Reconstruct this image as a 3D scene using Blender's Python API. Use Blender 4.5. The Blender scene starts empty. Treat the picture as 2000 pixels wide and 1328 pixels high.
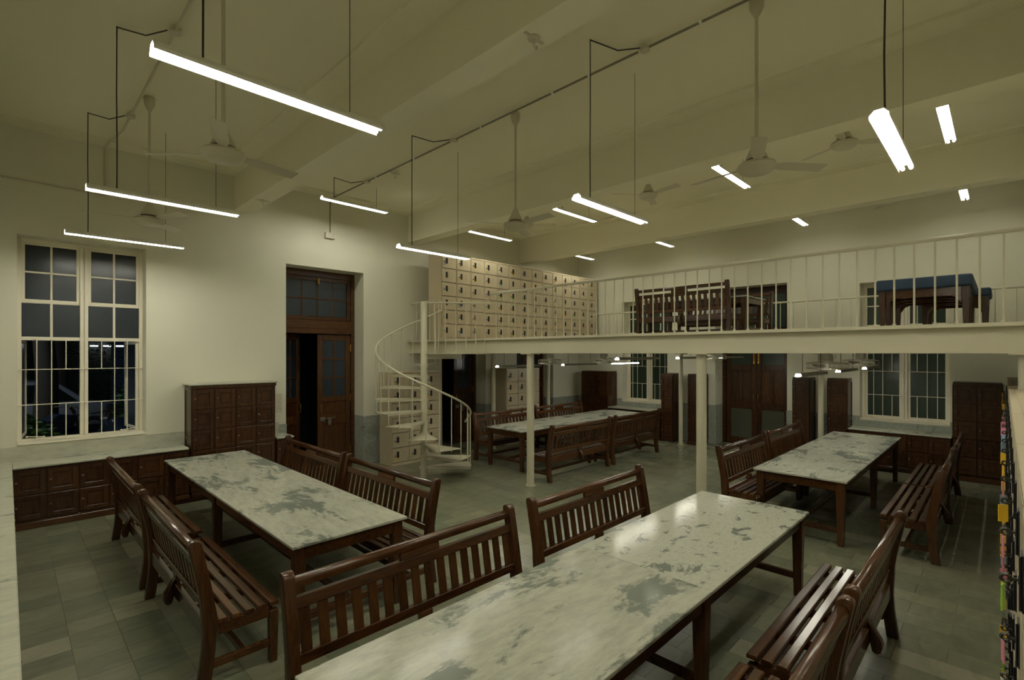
import bpy, bmesh, math, random
from math import sin, cos, pi, radians, atan2
from mathutils import Vector, Matrix
random.seed(7)
S = bpy.context.scene
COL = S.collection

# ------------------------------------------------------------------ camera, world, exposure
CAMZ = 2.2
TH = math.atan(960 / 973.0)                      # view direction, angle from +X
cam = bpy.data.objects.new('camera', bpy.data.cameras.new('camera'))
COL.objects.link(cam)
cam.location = (0, 0, CAMZ)
cam.rotation_euler = (pi / 2, 0, TH - pi / 2)
cam.data.sensor_width = 36
cam.data.lens = 973.0 / 2000 * 36
cam.data.shift_y = 0.013
cam.data.clip_start = 0.02
S.camera = cam
S.view_settings.view_transform = 'Standard'
S.view_settings.look = 'None'
S.view_settings.exposure = 0.12
S.view_settings.gamma = 1
S.view_settings.use_curve_mapping = False
S.cycles.use_denoising = True
S.cycles.max_bounces = 8
S.cycles.diffuse_bounces = 5
W = bpy.data.worlds.new('night'); S.world = W; W.use_nodes = True
W.node_tree.nodes['Background'].inputs[0].default_value = (0.10, 0.16, 0.28, 1)
W.node_tree.nodes['Background'].inputs[1].default_value = 0.02
TUBE_POWER = 66.0
TUBE_COL = (1.0, 0.985, 0.85, 1)

# ------------------------------------------------------------------ room numbers
X0, XB = -0.45, 12.05          # left wall, far wall
Y0, YA = -0.52, 9.10           # wall behind the lockers, window wall
ZC = 5.17
DECK = 2.47; DX = 6.12; DXB = 11.45

# ------------------------------------------------------------------ materials
def new_mat(name):
    m = bpy.data.materials.new(name); m.use_nodes = True
    return m, m.node_tree.nodes, m.node_tree.links, m.node_tree.nodes['Principled BSDF']

def simple(name, col, rough=0.5, metal=0.0, noise=0.0, scale=8.0, bump=0.0, spec=None, coat=0.0):
    m, N, L, P = new_mat(name)
    P.inputs['Roughness'].default_value = rough
    P.inputs['Metallic'].default_value = metal
    if spec is not None: P.inputs['Specular IOR Level'].default_value = spec
    if coat: P.inputs['Coat Weight'].default_value = coat; P.inputs['Coat Roughness'].default_value = 0.12
    tc = N.new('ShaderNodeTexCoord')
    nz = N.new('ShaderNodeTexNoise'); nz.inputs['Scale'].default_value = scale; nz.inputs['Detail'].default_value = 5
    L.new(tc.outputs['Object'], nz.inputs['Vector'])
    mx = N.new('ShaderNodeMix'); mx.data_type = 'RGBA'
    a = tuple(c * (1 - noise) for c in col) + (1,); b = tuple(min(1, c * (1 + noise)) for c in col) + (1,)
    mx.inputs[6].default_value = a; mx.inputs[7].default_value = b
    L.new(nz.outputs['Fac'], mx.inputs[0]); L.new(mx.outputs[2], P.inputs['Base Color'])
    if bump:
        bp = N.new('ShaderNodeBump'); bp.inputs['Strength'].default_value = bump; bp.inputs['Distance'].default_value = 0.01
        L.new(nz.outputs['Fac'], bp.inputs['Height']); L.new(bp.outputs[0], P.inputs['Normal'])
    return m

def wood_mat(name, dark, light, rough, axis_scale=(3, 26, 26), coat=0.0):
    m, N, L, P = new_mat(name)
    tc = N.new('ShaderNodeTexCoord'); mp = N.new('ShaderNodeMapping'); mp.inputs['Scale'].default_value = axis_scale
    oi = N.new('ShaderNodeObjectInfo')
    L.new(tc.outputs['Object'], mp.inputs['Vector']); L.new(oi.outputs['Random'], mp.inputs['Location'])
    nz = N.new('ShaderNodeTexNoise'); nz.inputs['Scale'].default_value = 1.0; nz.inputs['Detail'].default_value = 6; nz.inputs['Distortion'].default_value = 1.5
    L.new(mp.outputs[0], nz.inputs['Vector'])
    ad = N.new('ShaderNodeMath'); ad.operation = 'MULTIPLY_ADD'
    ad.inputs[1].default_value = 0.35
    L.new(oi.outputs['Random'], ad.inputs[0])
    sb = N.new('ShaderNodeMath'); sb.operation = 'MULTIPLY_ADD'; sb.inputs[1].default_value = 0.9; sb.inputs[2].default_value = -0.12
    L.new(nz.outputs['Fac'], sb.inputs[0]); L.new(sb.outputs[0], ad.inputs[2])
    rp = N.new('ShaderNodeValToRGB'); rp.color_ramp.elements[0].position = 0.2; rp.color_ramp.elements[1].position = 0.8
    rp.color_ramp.elements[0].color = dark + (1,); rp.color_ramp.elements[1].color = light + (1,)
    L.new(ad.outputs[0], rp.inputs[0]); L.new(rp.outputs[0], P.inputs['Base Color'])
    P.inputs['Roughness'].default_value = rough
    P.inputs['Specular IOR Level'].default_value = 0.45
    if coat: P.inputs['Coat Weight'].default_value = coat; P.inputs['Coat Roughness'].default_value = 0.1
    return m

def marble_mat(name, base, grey, vein, scale=(0.9, 2.2, 2.0), lo=0.56, hi=0.62, rough=0.22, rot=0.25, spec=0.06):
    m, N, L, P = new_mat(name)
    tc = N.new('ShaderNodeTexCoord'); mp = N.new('ShaderNodeMapping'); mp.inputs['Scale'].default_value = scale
    mp.inputs['Rotation'].default_value = (0, 0, rot)
    oi = N.new('ShaderNodeObjectInfo'); vm = N.new('ShaderNodeMath'); vm.operation = 'MULTIPLY'; vm.inputs[1].default_value = 37.0
    L.new(oi.outputs['Random'], vm.inputs[0]); L.new(vm.outputs[0], mp.inputs['Location'])
    L.new(tc.outputs['Object'], mp.inputs['Vector'])
    n1 = N.new('ShaderNodeTexNoise'); n1.inputs['Scale'].default_value = 1.6; n1.inputs['Detail'].default_value = 12; n1.inputs['Roughness'].default_value = 0.7; n1.inputs['Distortion'].default_value = 0.35
    L.new(mp.outputs[0], n1.inputs['Vector'])
    r1 = N.new('ShaderNodeValToRGB'); r1.color_ramp.elements[0].position = lo; r1.color_ramp.elements[1].position = hi
    r1.color_ramp.elements[0].color = (0, 0, 0, 1); r1.color_ramp.elements[1].color = (1, 1, 1, 1)
    L.new(n1.outputs['Fac'], r1.inputs[0])
    n2 = N.new('ShaderNodeTexNoise'); n2.inputs['Scale'].default_value = 6.5; n2.inputs['Detail'].default_value = 9; n2.inputs['Roughness'].default_value = 0.7; n2.inputs['Distortion'].default_value = 0.3
    m2 = N.new('ShaderNodeMapping'); m2.inputs['Scale'].default_value = (0.9, 1.3, 1.2); m2.inputs['Rotation'].default_value = (0, 0, rot * 0.6)
    L.new(mp.outputs[0], m2.inputs['Vector']); L.new(m2.outputs[0], n2.inputs['Vector'])
    r2 = N.new('ShaderNodeValToRGB'); r2.color_ramp.elements[0].position = 0.40; r2.color_ramp.elements[1].position = 0.66
    r2.color_ramp.elements[0].color = base + (1,); r2.color_ramp.elements[1].color = vein + (1,)
    L.new(n2.outputs['Fac'], r2.inputs[0])
    mx = N.new('ShaderNodeMix'); mx.data_type = 'RGBA'; mx.inputs[7].default_value = grey + (1,)
    L.new(r1.outputs[0], mx.inputs[0]); L.new(r2.outputs[0], mx.inputs[6]); L.new(mx.outputs[2], P.inputs['Base Color'])
    P.inputs['Roughness'].default_value = rough
    P.inputs['Specular IOR Level'].default_value = spec
    return m

def floor_mat(name):
    m, N, L, P = new_mat(name)
    oi = N.new('ShaderNodeObjectInfo'); ge = N.new('ShaderNodeNewGeometry')
    ad = N.new('ShaderNodeMath'); ad.operation = 'ADD'; L.new(oi.outputs['Random'], ad.inputs[0]); L.new(ge.outputs['Random Per Island'], ad.inputs[1])
    fr = N.new('ShaderNodeMath'); fr.operation = 'FRACT'; L.new(ad.outputs[0], fr.inputs[0])
    rp = N.new('ShaderNodeValToRGB'); e = rp.color_ramp.elements
    e[0].position = 0.0; e[0].color = (0.158, 0.170, 0.116, 1); e[1].position = 1.0; e[1].color = (0.30, 0.285, 0.20, 1)
    for p, c in ((0.10, (0.168, 0.176, 0.118)), (0.55, (0.198, 0.200, 0.130)), (0.93, (0.220, 0.216, 0.142))):
        q = e.new(p); q.color = c + (1,)
    L.new(fr.outputs[0], rp.inputs[0])
    mp = N.new('ShaderNodeMapping'); mp.inputs['Scale'].default_value = (3, 7, 3)
    L.new(ge.outputs['Position'], mp.inputs['Vector'])
    nz = N.new('ShaderNodeTexNoise'); nz.inputs['Scale'].default_value = 1.2; nz.inputs['Detail'].default_value = 7; nz.inputs['Distortion'].default_value = 0.8
    L.new(mp.outputs[0], nz.inputs['Vector'])
    r2 = N.new('ShaderNodeValToRGB'); r2.color_ramp.elements[0].position = 0.3; r2.color_ramp.elements[1].position = 0.75
    r2.color_ramp.elements[0].color = (0.80, 0.82, 0.80, 1); r2.color_ramp.elements[1].color = (1.08, 1.07, 1.05, 1)
    L.new(nz.outputs['Fac'], r2.inputs[0])
    mx = N.new('ShaderNodeMix'); mx.data_type = 'RGBA'; mx.blend_type = 'MULTIPLY'; mx.inputs[0].default_value = 1
    L.new(rp.outputs[0], mx.inputs[6]); L.new(r2.outputs[0], mx.inputs[7]); L.new(mx.outputs[2], P.inputs['Base Color'])
    P.inputs['Roughness'].default_value = 0.25
    return m

def emit(name, col, k):
    m, N, L, P = new_mat(name)
    P.inputs['Base Color'].default_value = (0.8, 0.8, 0.8, 1)
    P.inputs['Emission Color'].default_value = col; P.inputs['Emission Strength'].default_value = k
    return m

M = {}
M['wall'] = simple('wall_paint', (0.70, 0.68, 0.545), 0.75, noise=0.035, scale=1.3, bump=0.05)
M['ceil'] = simple('ceiling_paint', (0.80, 0.765, 0.585), 0.8, noise=0.03, scale=1.0)
M['steel'] = simple('cream_painted_steel', (0.52, 0.485, 0.35), 0.38, noise=0.02, scale=6)
M['frame'] = simple('cream_window_paint', (0.80, 0.745, 0.60), 0.45, noise=0.03, scale=9)
M['wood'] = wood_mat('mahogany', (0.025, 0.0088, 0.0025), (0.090, 0.034, 0.0100), 0.20, coat=0.0)
M['woodv'] = wood_mat('mahogany_upright', (0.024, 0.0085, 0.0025), (0.082, 0.0315, 0.0095), 0.26, axis_scale=(26, 26, 3), coat=0.0)
M['cab'] = wood_mat('cabinet_mahogany', (0.032, 0.0120, 0.0040), (0.072, 0.0285, 0.0095), 0.27, axis_scale=(22, 22, 2.5))
M['marble'] = marble_mat('table_marble', (0.42, 0.415, 0.335), (0.165, 0.18, 0.15), (0.31, 0.315, 0.255), scale=(1.0, 2.1, 2.0), lo=0.525, hi=0.575, rough=0.14)
M['spotted'] = marble_mat('spotted_marble', (0.44, 0.435, 0.35), (0.15, 0.165, 0.14), (0.36, 0.365, 0.30), scale=(3.4, 5.0, 2.0), lo=0.555, hi=0.60, rough=0.14)
M['ledge'] = marble_mat('ledge_marble', (0.52, 0.515, 0.41), (0.20, 0.22, 0.185), (0.40, 0.405, 0.33), lo=0.575, hi=0.62, rough=0.3)
M['dado'] = marble_mat('dado_marble', (0.38, 0.40, 0.335), (0.15, 0.17, 0.15), (0.26, 0.285, 0.245), scale=(2.5, 2.5, 2.5), lo=0.58, hi=0.7, rough=0.35)
M['floor'] = floor_mat('stone_tile')
M['grout'] = simple('grout', (0.15, 0.155, 0.11), 0.8, noise=0.1)
M['locker'] = simple('cream_locker_steel', (0.50, 0.42, 0.285), 0.34, noise=0.025, scale=3)
M['print'] = simple('grey_print', (0.33, 0.29, 0.19), 0.5)
M['black'] = simple('black_plastic', (0.012, 0.012, 0.014), 0.4)
M['key'] = simple('dark_key_metal', (0.05, 0.045, 0.035), 0.4, metal=0.3)
TAGC = dict(yellow=(0.75, 0.46, 0.02), pink=(0.70, 0.25, 0.36), green=(0.30, 0.62, 0.06), white=(0.66, 0.62, 0.48), blue=(0.22, 0.36, 0.50))
for k, c in TAGC.items(): M['tag_' + k] = simple('tag_' + k, c, 0.45)
M['brass'] = simple('brass', (0.62, 0.40, 0.10), 0.25, metal=1.0)
M['iron'] = simple('dull_iron', (0.16, 0.14, 0.11), 0.45, metal=0.7)
M['knob'] = simple('wood_knob', (0.12, 0.05, 0.020), 0.3)
M['tube'] = emit('lamp_tube', TUBE_COL, TUBE_POWER)
M['tubelow'] = emit('lamp_tube_deck', TUBE_COL, TUBE_POWER * 1.0)
M['tubehigh'] = emit('lamp_tube_high', TUBE_COL, TUBE_POWER * 0.5)
M['reflector'] = simple('white_reflector', (0.78, 0.78, 0.70), 0.4)
M['grey_case'] = simple('grey_lamp_case', (0.33, 0.32, 0.26), 0.4)
M['cable'] = simple('black_cable', (0.03, 0.025, 0.02), 0.6)
M['wire'] = simple('thin_wire', (0.12, 0.11, 0.08), 0.5)
M['conduit'] = simple('shade_grey_conduit', (0.20, 0.185, 0.13), 0.5)  # shadow in the middle bay put into the conduit colour
M['fan'] = simple('cream_fan', (0.56, 0.52, 0.39), 0.35)
M['fandark'] = simple('dark_band', (0.13, 0.11, 0.07), 0.5)
M['fancage'] = simple('grey_fan_cage', (0.58, 0.55, 0.45), 0.35)
M['frost'] = simple('frosted_pane', (0.019, 0.027, 0.036), 0.22, noise=0.15, scale=3)
M['green'] = simple('green_pane', (0.018, 0.036, 0.022), 0.3, noise=0.12, scale=2)
M['glass'] = simple('clear_dark_pane', (0.075, 0.08, 0.058), 0.12)
M['bluefab'] = simple('blue_cover', (0.020, 0.042, 0.085), 0.7, noise=0.12, scale=12)
M['plate'] = simple('switch_plate', (0.62, 0.58, 0.47), 0.4)
M['dark'] = simple('unlit_dark_plaster', (0.05, 0.052, 0.045), 0.8)  # near-black colour stands in for the unlit darkness behind the doors
M['asphalt'] = simple('night_ground', (0.05, 0.05, 0.048), 0.8, noise=0.2, scale=5)
M['leaf'] = simple('night_leaf', (0.05, 0.13, 0.03), 0.55, noise=0.4, scale=7)
M['bark'] = simple('night_bark', (0.07, 0.055, 0.04), 0.8)
M['car'] = simple('pale_car_paint', (0.30, 0.32, 0.36), 0.25)
M['rubber'] = simple('rubber', (0.015, 0.015, 0.015), 0.7)
M['bike'] = simple('dark_bike', (0.03, 0.04, 0.07), 0.25)

# ------------------------------------------------------------------ mesh helpers
class MB:
    def __init__(s): s.v = []; s.f = []; s.m = []
    def quadify(s, vs, fs, mi=0):
        o = len(s.v); s.v += [tuple(p) for p in vs]
        for f in fs: s.f.append(tuple(i + o for i in f)); s.m.append(mi)
        return s
    def box(s, x0, y0, z0, x1, y1, z1, mi=0):
        x0, x1 = min(x0, x1), max(x0, x1); y0, y1 = min(y0, y1), max(y0, y1); z0, z1 = min(z0, z1), max(z0, z1)
        v = [(x0, y0, z0), (x1, y0, z0), (x1, y1, z0), (x0, y1, z0), (x0, y0, z1), (x1, y0, z1), (x1, y1, z1), (x0, y1, z1)]
        return s.quadify(v, [(3, 2, 1, 0), (4, 5, 6, 7), (0, 1, 5, 4), (1, 2, 6, 5), (2, 3, 7, 6), (3, 0, 4, 7)], mi)
    def prism(s, poly, axis, a0, a1, mi=0):
        """poly: 2-D points; axis 'x': (y,z), 'y': (x,z), 'z': (x,y)"""
        def P(p, a): return {'x': (a, p[0], p[1]), 'y': (p[0], a, p[1]), 'z': (p[0], p[1], a)}[axis]
        n = len(poly); v = [P(p, a0) for p in poly] + [P(p, a1) for p in poly]
        area = sum(poly[i][0] * poly[(i + 1) % n][1] - poly[(i + 1) % n][0] * poly[i][1] for i in range(n))
        flip = (area > 0) == (axis != 'y')
        if a1 < a0: flip = not flip
        fs = [tuple(range(n - 1, -1, -1)), tuple(range(n, 2 * n))] + [(i, (i + 1) % n, n + (i + 1) % n, n + i) for i in range(n)]
        if not flip: fs = [tuple(reversed(f)) for f in fs]
        return s.quadify(v, fs, mi)
    def cyl(s, p0, p1, r, n=8, mi=0, r1=None, cap=True):
        return s.tube([p0, p1], r, n, mi, cap, rs=[r, r if r1 is None else r1])
    def tube(s, pts, r, n=6, mi=0, cap=True, rs=None):
        pts = [Vector(p) for p in pts]; k = len(pts); V = []; up = None
        for i, p in enumerate(pts):
            t = (pts[min(i + 1, k - 1)] - pts[max(i - 1, 0)]).normalized()
            if up is None:
                a = Vector((0, 0, 1)) if abs(t.z) < 0.9 else Vector((1, 0, 0))
                up = t.cross(a).normalized()
            u = (up - t * up.dot(t)).normalized(); w = t.cross(u); up = u
            rr = rs[i] if rs else r
            for j in range(n):
                a = 2 * pi * j / n; V.append(p + u * (rr * cos(a)) + w * (rr * sin(a)))
        F = []
        for i in range(k - 1):
            for j in range(n):
                F.append((i * n + j, i * n + (j + 1) % n, (i + 1) * n + (j + 1) % n, (i + 1) * n + j))
        if cap: F += [tuple(range(n - 1, -1, -1)), tuple((k - 1) * n + j for j in range(n))]
        return s.quadify(V, F, mi)
    def lathe(s, prof, n=16, c=(0, 0, 0), mi=0):
        V = []
        for r, z in prof:
            for j in range(n):
                a = 2 * pi * j / n; V.append((c[0] + r * cos(a), c[1] + r * sin(a), c[2] + z))
        F = []
        for i in range(len(prof) - 1):
            for j in range(n):
                F.append((i * n + j, i * n + (j + 1) % n, (i + 1) * n + (j + 1) % n, (i + 1) * n + j))
        F += [tuple(range(n - 1, -1, -1)), tuple((len(prof) - 1) * n + j for j in range(n))]
        return s.quadify(V, F, mi)
    def ring(s, c, R, r, n=24, k=6, axis='z', mi=0):
        V = []; F = []
        for i in range(n):
            a = 2 * pi * i / n
            for j in range(k):
                b = 2 * pi * j / k; q = R + r * cos(b); h = r * sin(b)
                p = {'z': (q * cos(a), q * sin(a), h), 'y': (q * cos(a), h, q * sin(a)), 'x': (h, q * cos(a), q * sin(a))}[axis]
                V.append((c[0] + p[0], c[1] + p[1], c[2] + p[2]))
        for i in range(n):
            for j in range(k):
                F.append((i * k + j, ((i + 1) % n) * k + j, ((i + 1) % n) * k + (j + 1) % k, i * k + (j + 1) % k))
        return s.quadify(V, F, mi)
    def mesh(s, name, mats, bevel=0, seg=1, smooth=False):
        me = bpy.data.meshes.new(name)
        me.from_pydata(s.v, [], s.f)
        mats = mats if isinstance(mats, (list, tuple)) else [mats]
        for q in mats: me.materials.append(M[q])
        me.polygons.foreach_set('material_index', s.m)
        bm = bmesh.new(); bm.from_mesh(me)
        bmesh.ops.recalc_face_normals(bm, faces=bm.faces)
        if bevel:
            es = [e for e in bm.edges if len(e.link_faces) == 2 and e.calc_face_angle(0) > 0.6]
            bmesh.ops.bevel(bm, geom=es, offset=bevel, segments=seg, affect='EDGES', profile=0.5, clamp_overlap=True)
        bm.to_mesh(me); bm.free()
        if smooth:
            me.polygons.foreach_set('use_smooth', [True] * len(me.polygons))
            me.set_sharp_from_angle(angle=radians(40))
        me.update()
        return me
    def build(s, name, mats, parent=None, loc=(0, 0, 0), rz=0, bevel=0, seg=1, smooth=False):
        return put(name, s.mesh(name, mats, bevel, seg, smooth), parent, loc, rz)

def put(name, me, parent=None, loc=(0, 0, 0), rz=0):
    o = bpy.data.objects.new(name, me); COL.objects.link(o)
    o.location = loc; o.rotation_euler = (0, 0, rz)
    if parent is not None: o.parent = parent
    return o
def empty(name, loc=(0, 0, 0), rz=0):
    o = bpy.data.objects.new(name, None); COL.objects.link(o)
    o.empty_display_size = 0.1; o.location = loc; o.rotation_euler = (0, 0, rz)
    return o
def tag(o, label, cat, group=None):
    o['label'] = label; o['category'] = cat
    if group: o['group'] = group
    return o
def struct(o, label=None, cat=None):
    o['kind'] = 'structure'
    if label: o['label'] = label
    if cat: o['category'] = cat
    return o
def thing(name, label, cat, loc=(0, 0, 0), rz=0, group=None):
    return tag(empty(name, loc, rz), label, cat, group)
KIDS = {}
def copy_tree(o, parent=None):
    c = o.copy(); COL.objects.link(c); c.parent = parent
    for ch in list(o.children): copy_tree(ch, c)
    return c
def box(name, a, b, mat, parent=None, bevel=0):
    return MB().box(*a, *b).build(name, mat, parent, bevel=bevel)

# ------------------------------------------------------------------ walls, ceiling, beams
def wall_pieces(mb, L0, L1, Z0, Z1, openings, put_box):
    """openings: (l0,l1,z0,z1) sorted along the wall"""
    cur = L0
    for l0, l1, z0, z1 in openings:
        put_box(cur, l0, Z0, Z1)
        if z0 > Z0: put_box(l0, l1, Z0, z0)
        if z1 < Z1: put_box(l0, l1, z1, Z1)
        cur = l1
    put_box(cur, L1, Z0, Z1)
WT = 0.5
WINA = (0.09, 1.456, 1.0, 3.75)
DOORS_A = [(3.49, 5.0, 0, 3.8), (6.95, 8.3, 0, 3.8), (9.4, 10.88, 0, 3.8)]
mb = MB()
wall_pieces(mb, X0 - WT, XB + WT, 0, ZC + 0.1, [WINA] + DOORS_A, lambda a, b, z0, z1: mb.box(a, YA, z0, b, YA + WT, z1))
wall_far = struct(mb.build('wall_window_side', 'wall'), 'cream plastered wall with the tall night window and wooden doors', 'wall')
WINB = [(0.69, 2.06, 0.87, 3.61), (6.22, 7.57, 0.87, 3.61)]
DOORB = (3.39, 4.97, 0, 3.76)
mb = MB()
wall_pieces(mb, Y0 - WT, YA, 0, ZC + 0.1, [WINB[0], DOORB, WINB[1]], lambda a, b, z0, z1: mb.box(XB, a, z0, XB + WT, b, z1))
wall_back = struct(mb.build('wall_back', 'wall'), 'cream far wall behind the mezzanine with two windows', 'wall')
struct(box('wall_left', (X0 - WT, Y0 - WT, 0), (X0, YA, ZC + 0.1), 'wall'), 'cream wall behind the marble topped cabinets on the left', 'wall')
struct(box('wall_right', (X0, Y0 - WT, 0), (XB, Y0, ZC + 0.1), 'wall'), 'cream wall behind the row of lockers on the right', 'wall')
ceiling = struct(box('ceiling', (X0 - 0.3, Y0 - 0.3, ZC), (XB + 0.3, YA + 0.3, ZC + 0.2), 'ceil'), 'cream plaster ceiling crossed by deep beams', 'ceiling')
BEAMS = [(2.65, 2.93), (6.05, 6.33), (9.5, 9.78)]
for a, b in BEAMS:
    struct(box('beam', (a, Y0, 4.58), (b, YA, ZC), 'ceil', ceiling))
for a, b in [(X0, X0 + 0.3), (2.37, 2.65), (2.93, 3.21), (5.77, 6.05), (6.33, 6.61), (9.22, 9.5), (9.78, 10.06), (11.75, XB)]:
    struct(box('moulding', (a, Y0, ZC - 0.035), (b, YA - 0.28, ZC), 'ceil', ceiling))
for a, b in [(X0, 2.65), (2.93, 6.05), (6.33, 9.5), (9.78, XB)]:
    struct(box('moulding', (a, YA - 0.28, ZC - 0.035), (b, YA, ZC), 'ceil', ceiling))

# ------------------------------------------------------------------ floor: slab and stone tiles
floor = struct(box('floor', (X0 - 0.2, Y0 - 0.2, -0.12), (XB + WT, YA + WT, -0.006), 'grout'), 'grey green stone tile floor', 'floor')
tiles = []
TX, TY = 0.293, 0.25
x = 0.045 - TX * 2
while x < 0.9:
    y = Y0 + 0.05 * (int(round(x / TX)) % 2)
    y = 4.93 - TY * 24
    while y < YA + WT - 0.01:
        tiles.append((x, y, TX, TY)); y += TY
    x += TX
xs = x
j = 0
while x < XB + WT - 0.05:
    y = Y0 - 0.35 + (0.29 if j % 2 else 0)
    while y < YA + WT - 0.05:
        tiles.append((x, y, 0.235, 0.58)); y += 0.58
    x += 0.235; j += 1
def tile_box(mb, w, h, ox=0, oy=0, dz=0):
    g = 0.0006; c = 0.0008
    x0, y0, x1, y1 = ox + g, oy + g, ox + w - g, oy + h - g
    v = [(x0, y0, -0.006), (x1, y0, -0.006), (x1, y1, -0.006), (x0, y1, -0.006), (x0 + c, y0 + c, dz), (x1 - c, y0 + c, dz), (x1 - c, y1 - c, dz), (x0 + c, y1 - c, dz)]
    mb.quadify(v, [(4, 5, 6, 7), (0, 1, 5, 4), (1, 2, 6, 5), (2, 3, 7, 6), (3, 0, 4, 7)])
def px_area(t):
    X, Y = t[0] + t[2] / 2, t[1] + t[3] / 2
    d = X * cos(TH) + Y * sin(TH)
    if d < 1: return 0
    u = (X * sin(TH) - Y * cos(TH)) / d; v = CAMZ / d
    if abs(u) > 1.03 or v > 0.67: return 0
    for (a, b, c2, d2) in ((1.2, 3.6, 2.6, 8.2), (0.8, 1.2, 5.2, 2.4), (6.5, 6.2, 10.9, 7.4), (6.5, 1.1, 10.9, 2.4), (-1, 0, 0.04, 9), (11.6, 0, 13, 9), (0, 8.6, 12, 10)):
        if a < X < c2 and b < Y < d2: return 0
    return t[2] * t[3] / d ** 3
order = sorted(range(len(tiles)), key=lambda i: -px_area(tiles[i]))
single = set(order[:300])
tm = {}
rest = MB()
for i, (x, y, w, h) in enumerate(tiles):
    if i in single:
        k = (w, h)
        if k not in tm:
            q = MB(); tile_box(q, w, h); tm[k] = q.mesh('tile', 'floor')
        put('tile', tm[k], floor, (x, y, 0))
    else: tile_box(rest, w, h, x, y)
ro = rest.build('tiles_beyond', 'floor', floor); ro['kind'] = 'stuff'

# ------------------------------------------------------------------ marble dado
def dado(name, boxes):
    mb = MB()
    for b in boxes: mb.box(*b)
    return struct(mb.build(name, 'dado'), 'grey veined marble dado along the wall foot', 'trim')
D = 0.945; e = 0.012
bx = []
for a, b in [(3.36, 3.49), (5.0, 6.95), (8.3, 9.4), (10.88, XB)]:
    bx.append((a, YA - e, 0, b, YA, D))
for a, b, _, _ in DOORS_A:
    bx += [(a, YA, 0, a + e, YA + 0.34, D), (b - e, YA, 0, b, YA + 0.34, D)]
dado('trim_1', bx)
struct(box('trim_3', (X0, YA - e, 0.79), (3.36, YA, 0.985), 'ledge'), 'pale marble upstand below the tall night window', 'trim')
bx = []
for a, b in [(YA - e, 7.57), (6.22, 4.97), (3.39, 2.06), (0.69, Y0)]:
    bx.append((XB - e, b, 0, XB, a, D))
for a in (4.97 - e, 3.39): bx.append((XB, a, 0, XB + 0.4, a + e, D))
for (a, b, _, _) in WINB: bx.append((XB - e, a, 0.0, XB, b, 0.855))
dado('trim_2', bx)

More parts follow.
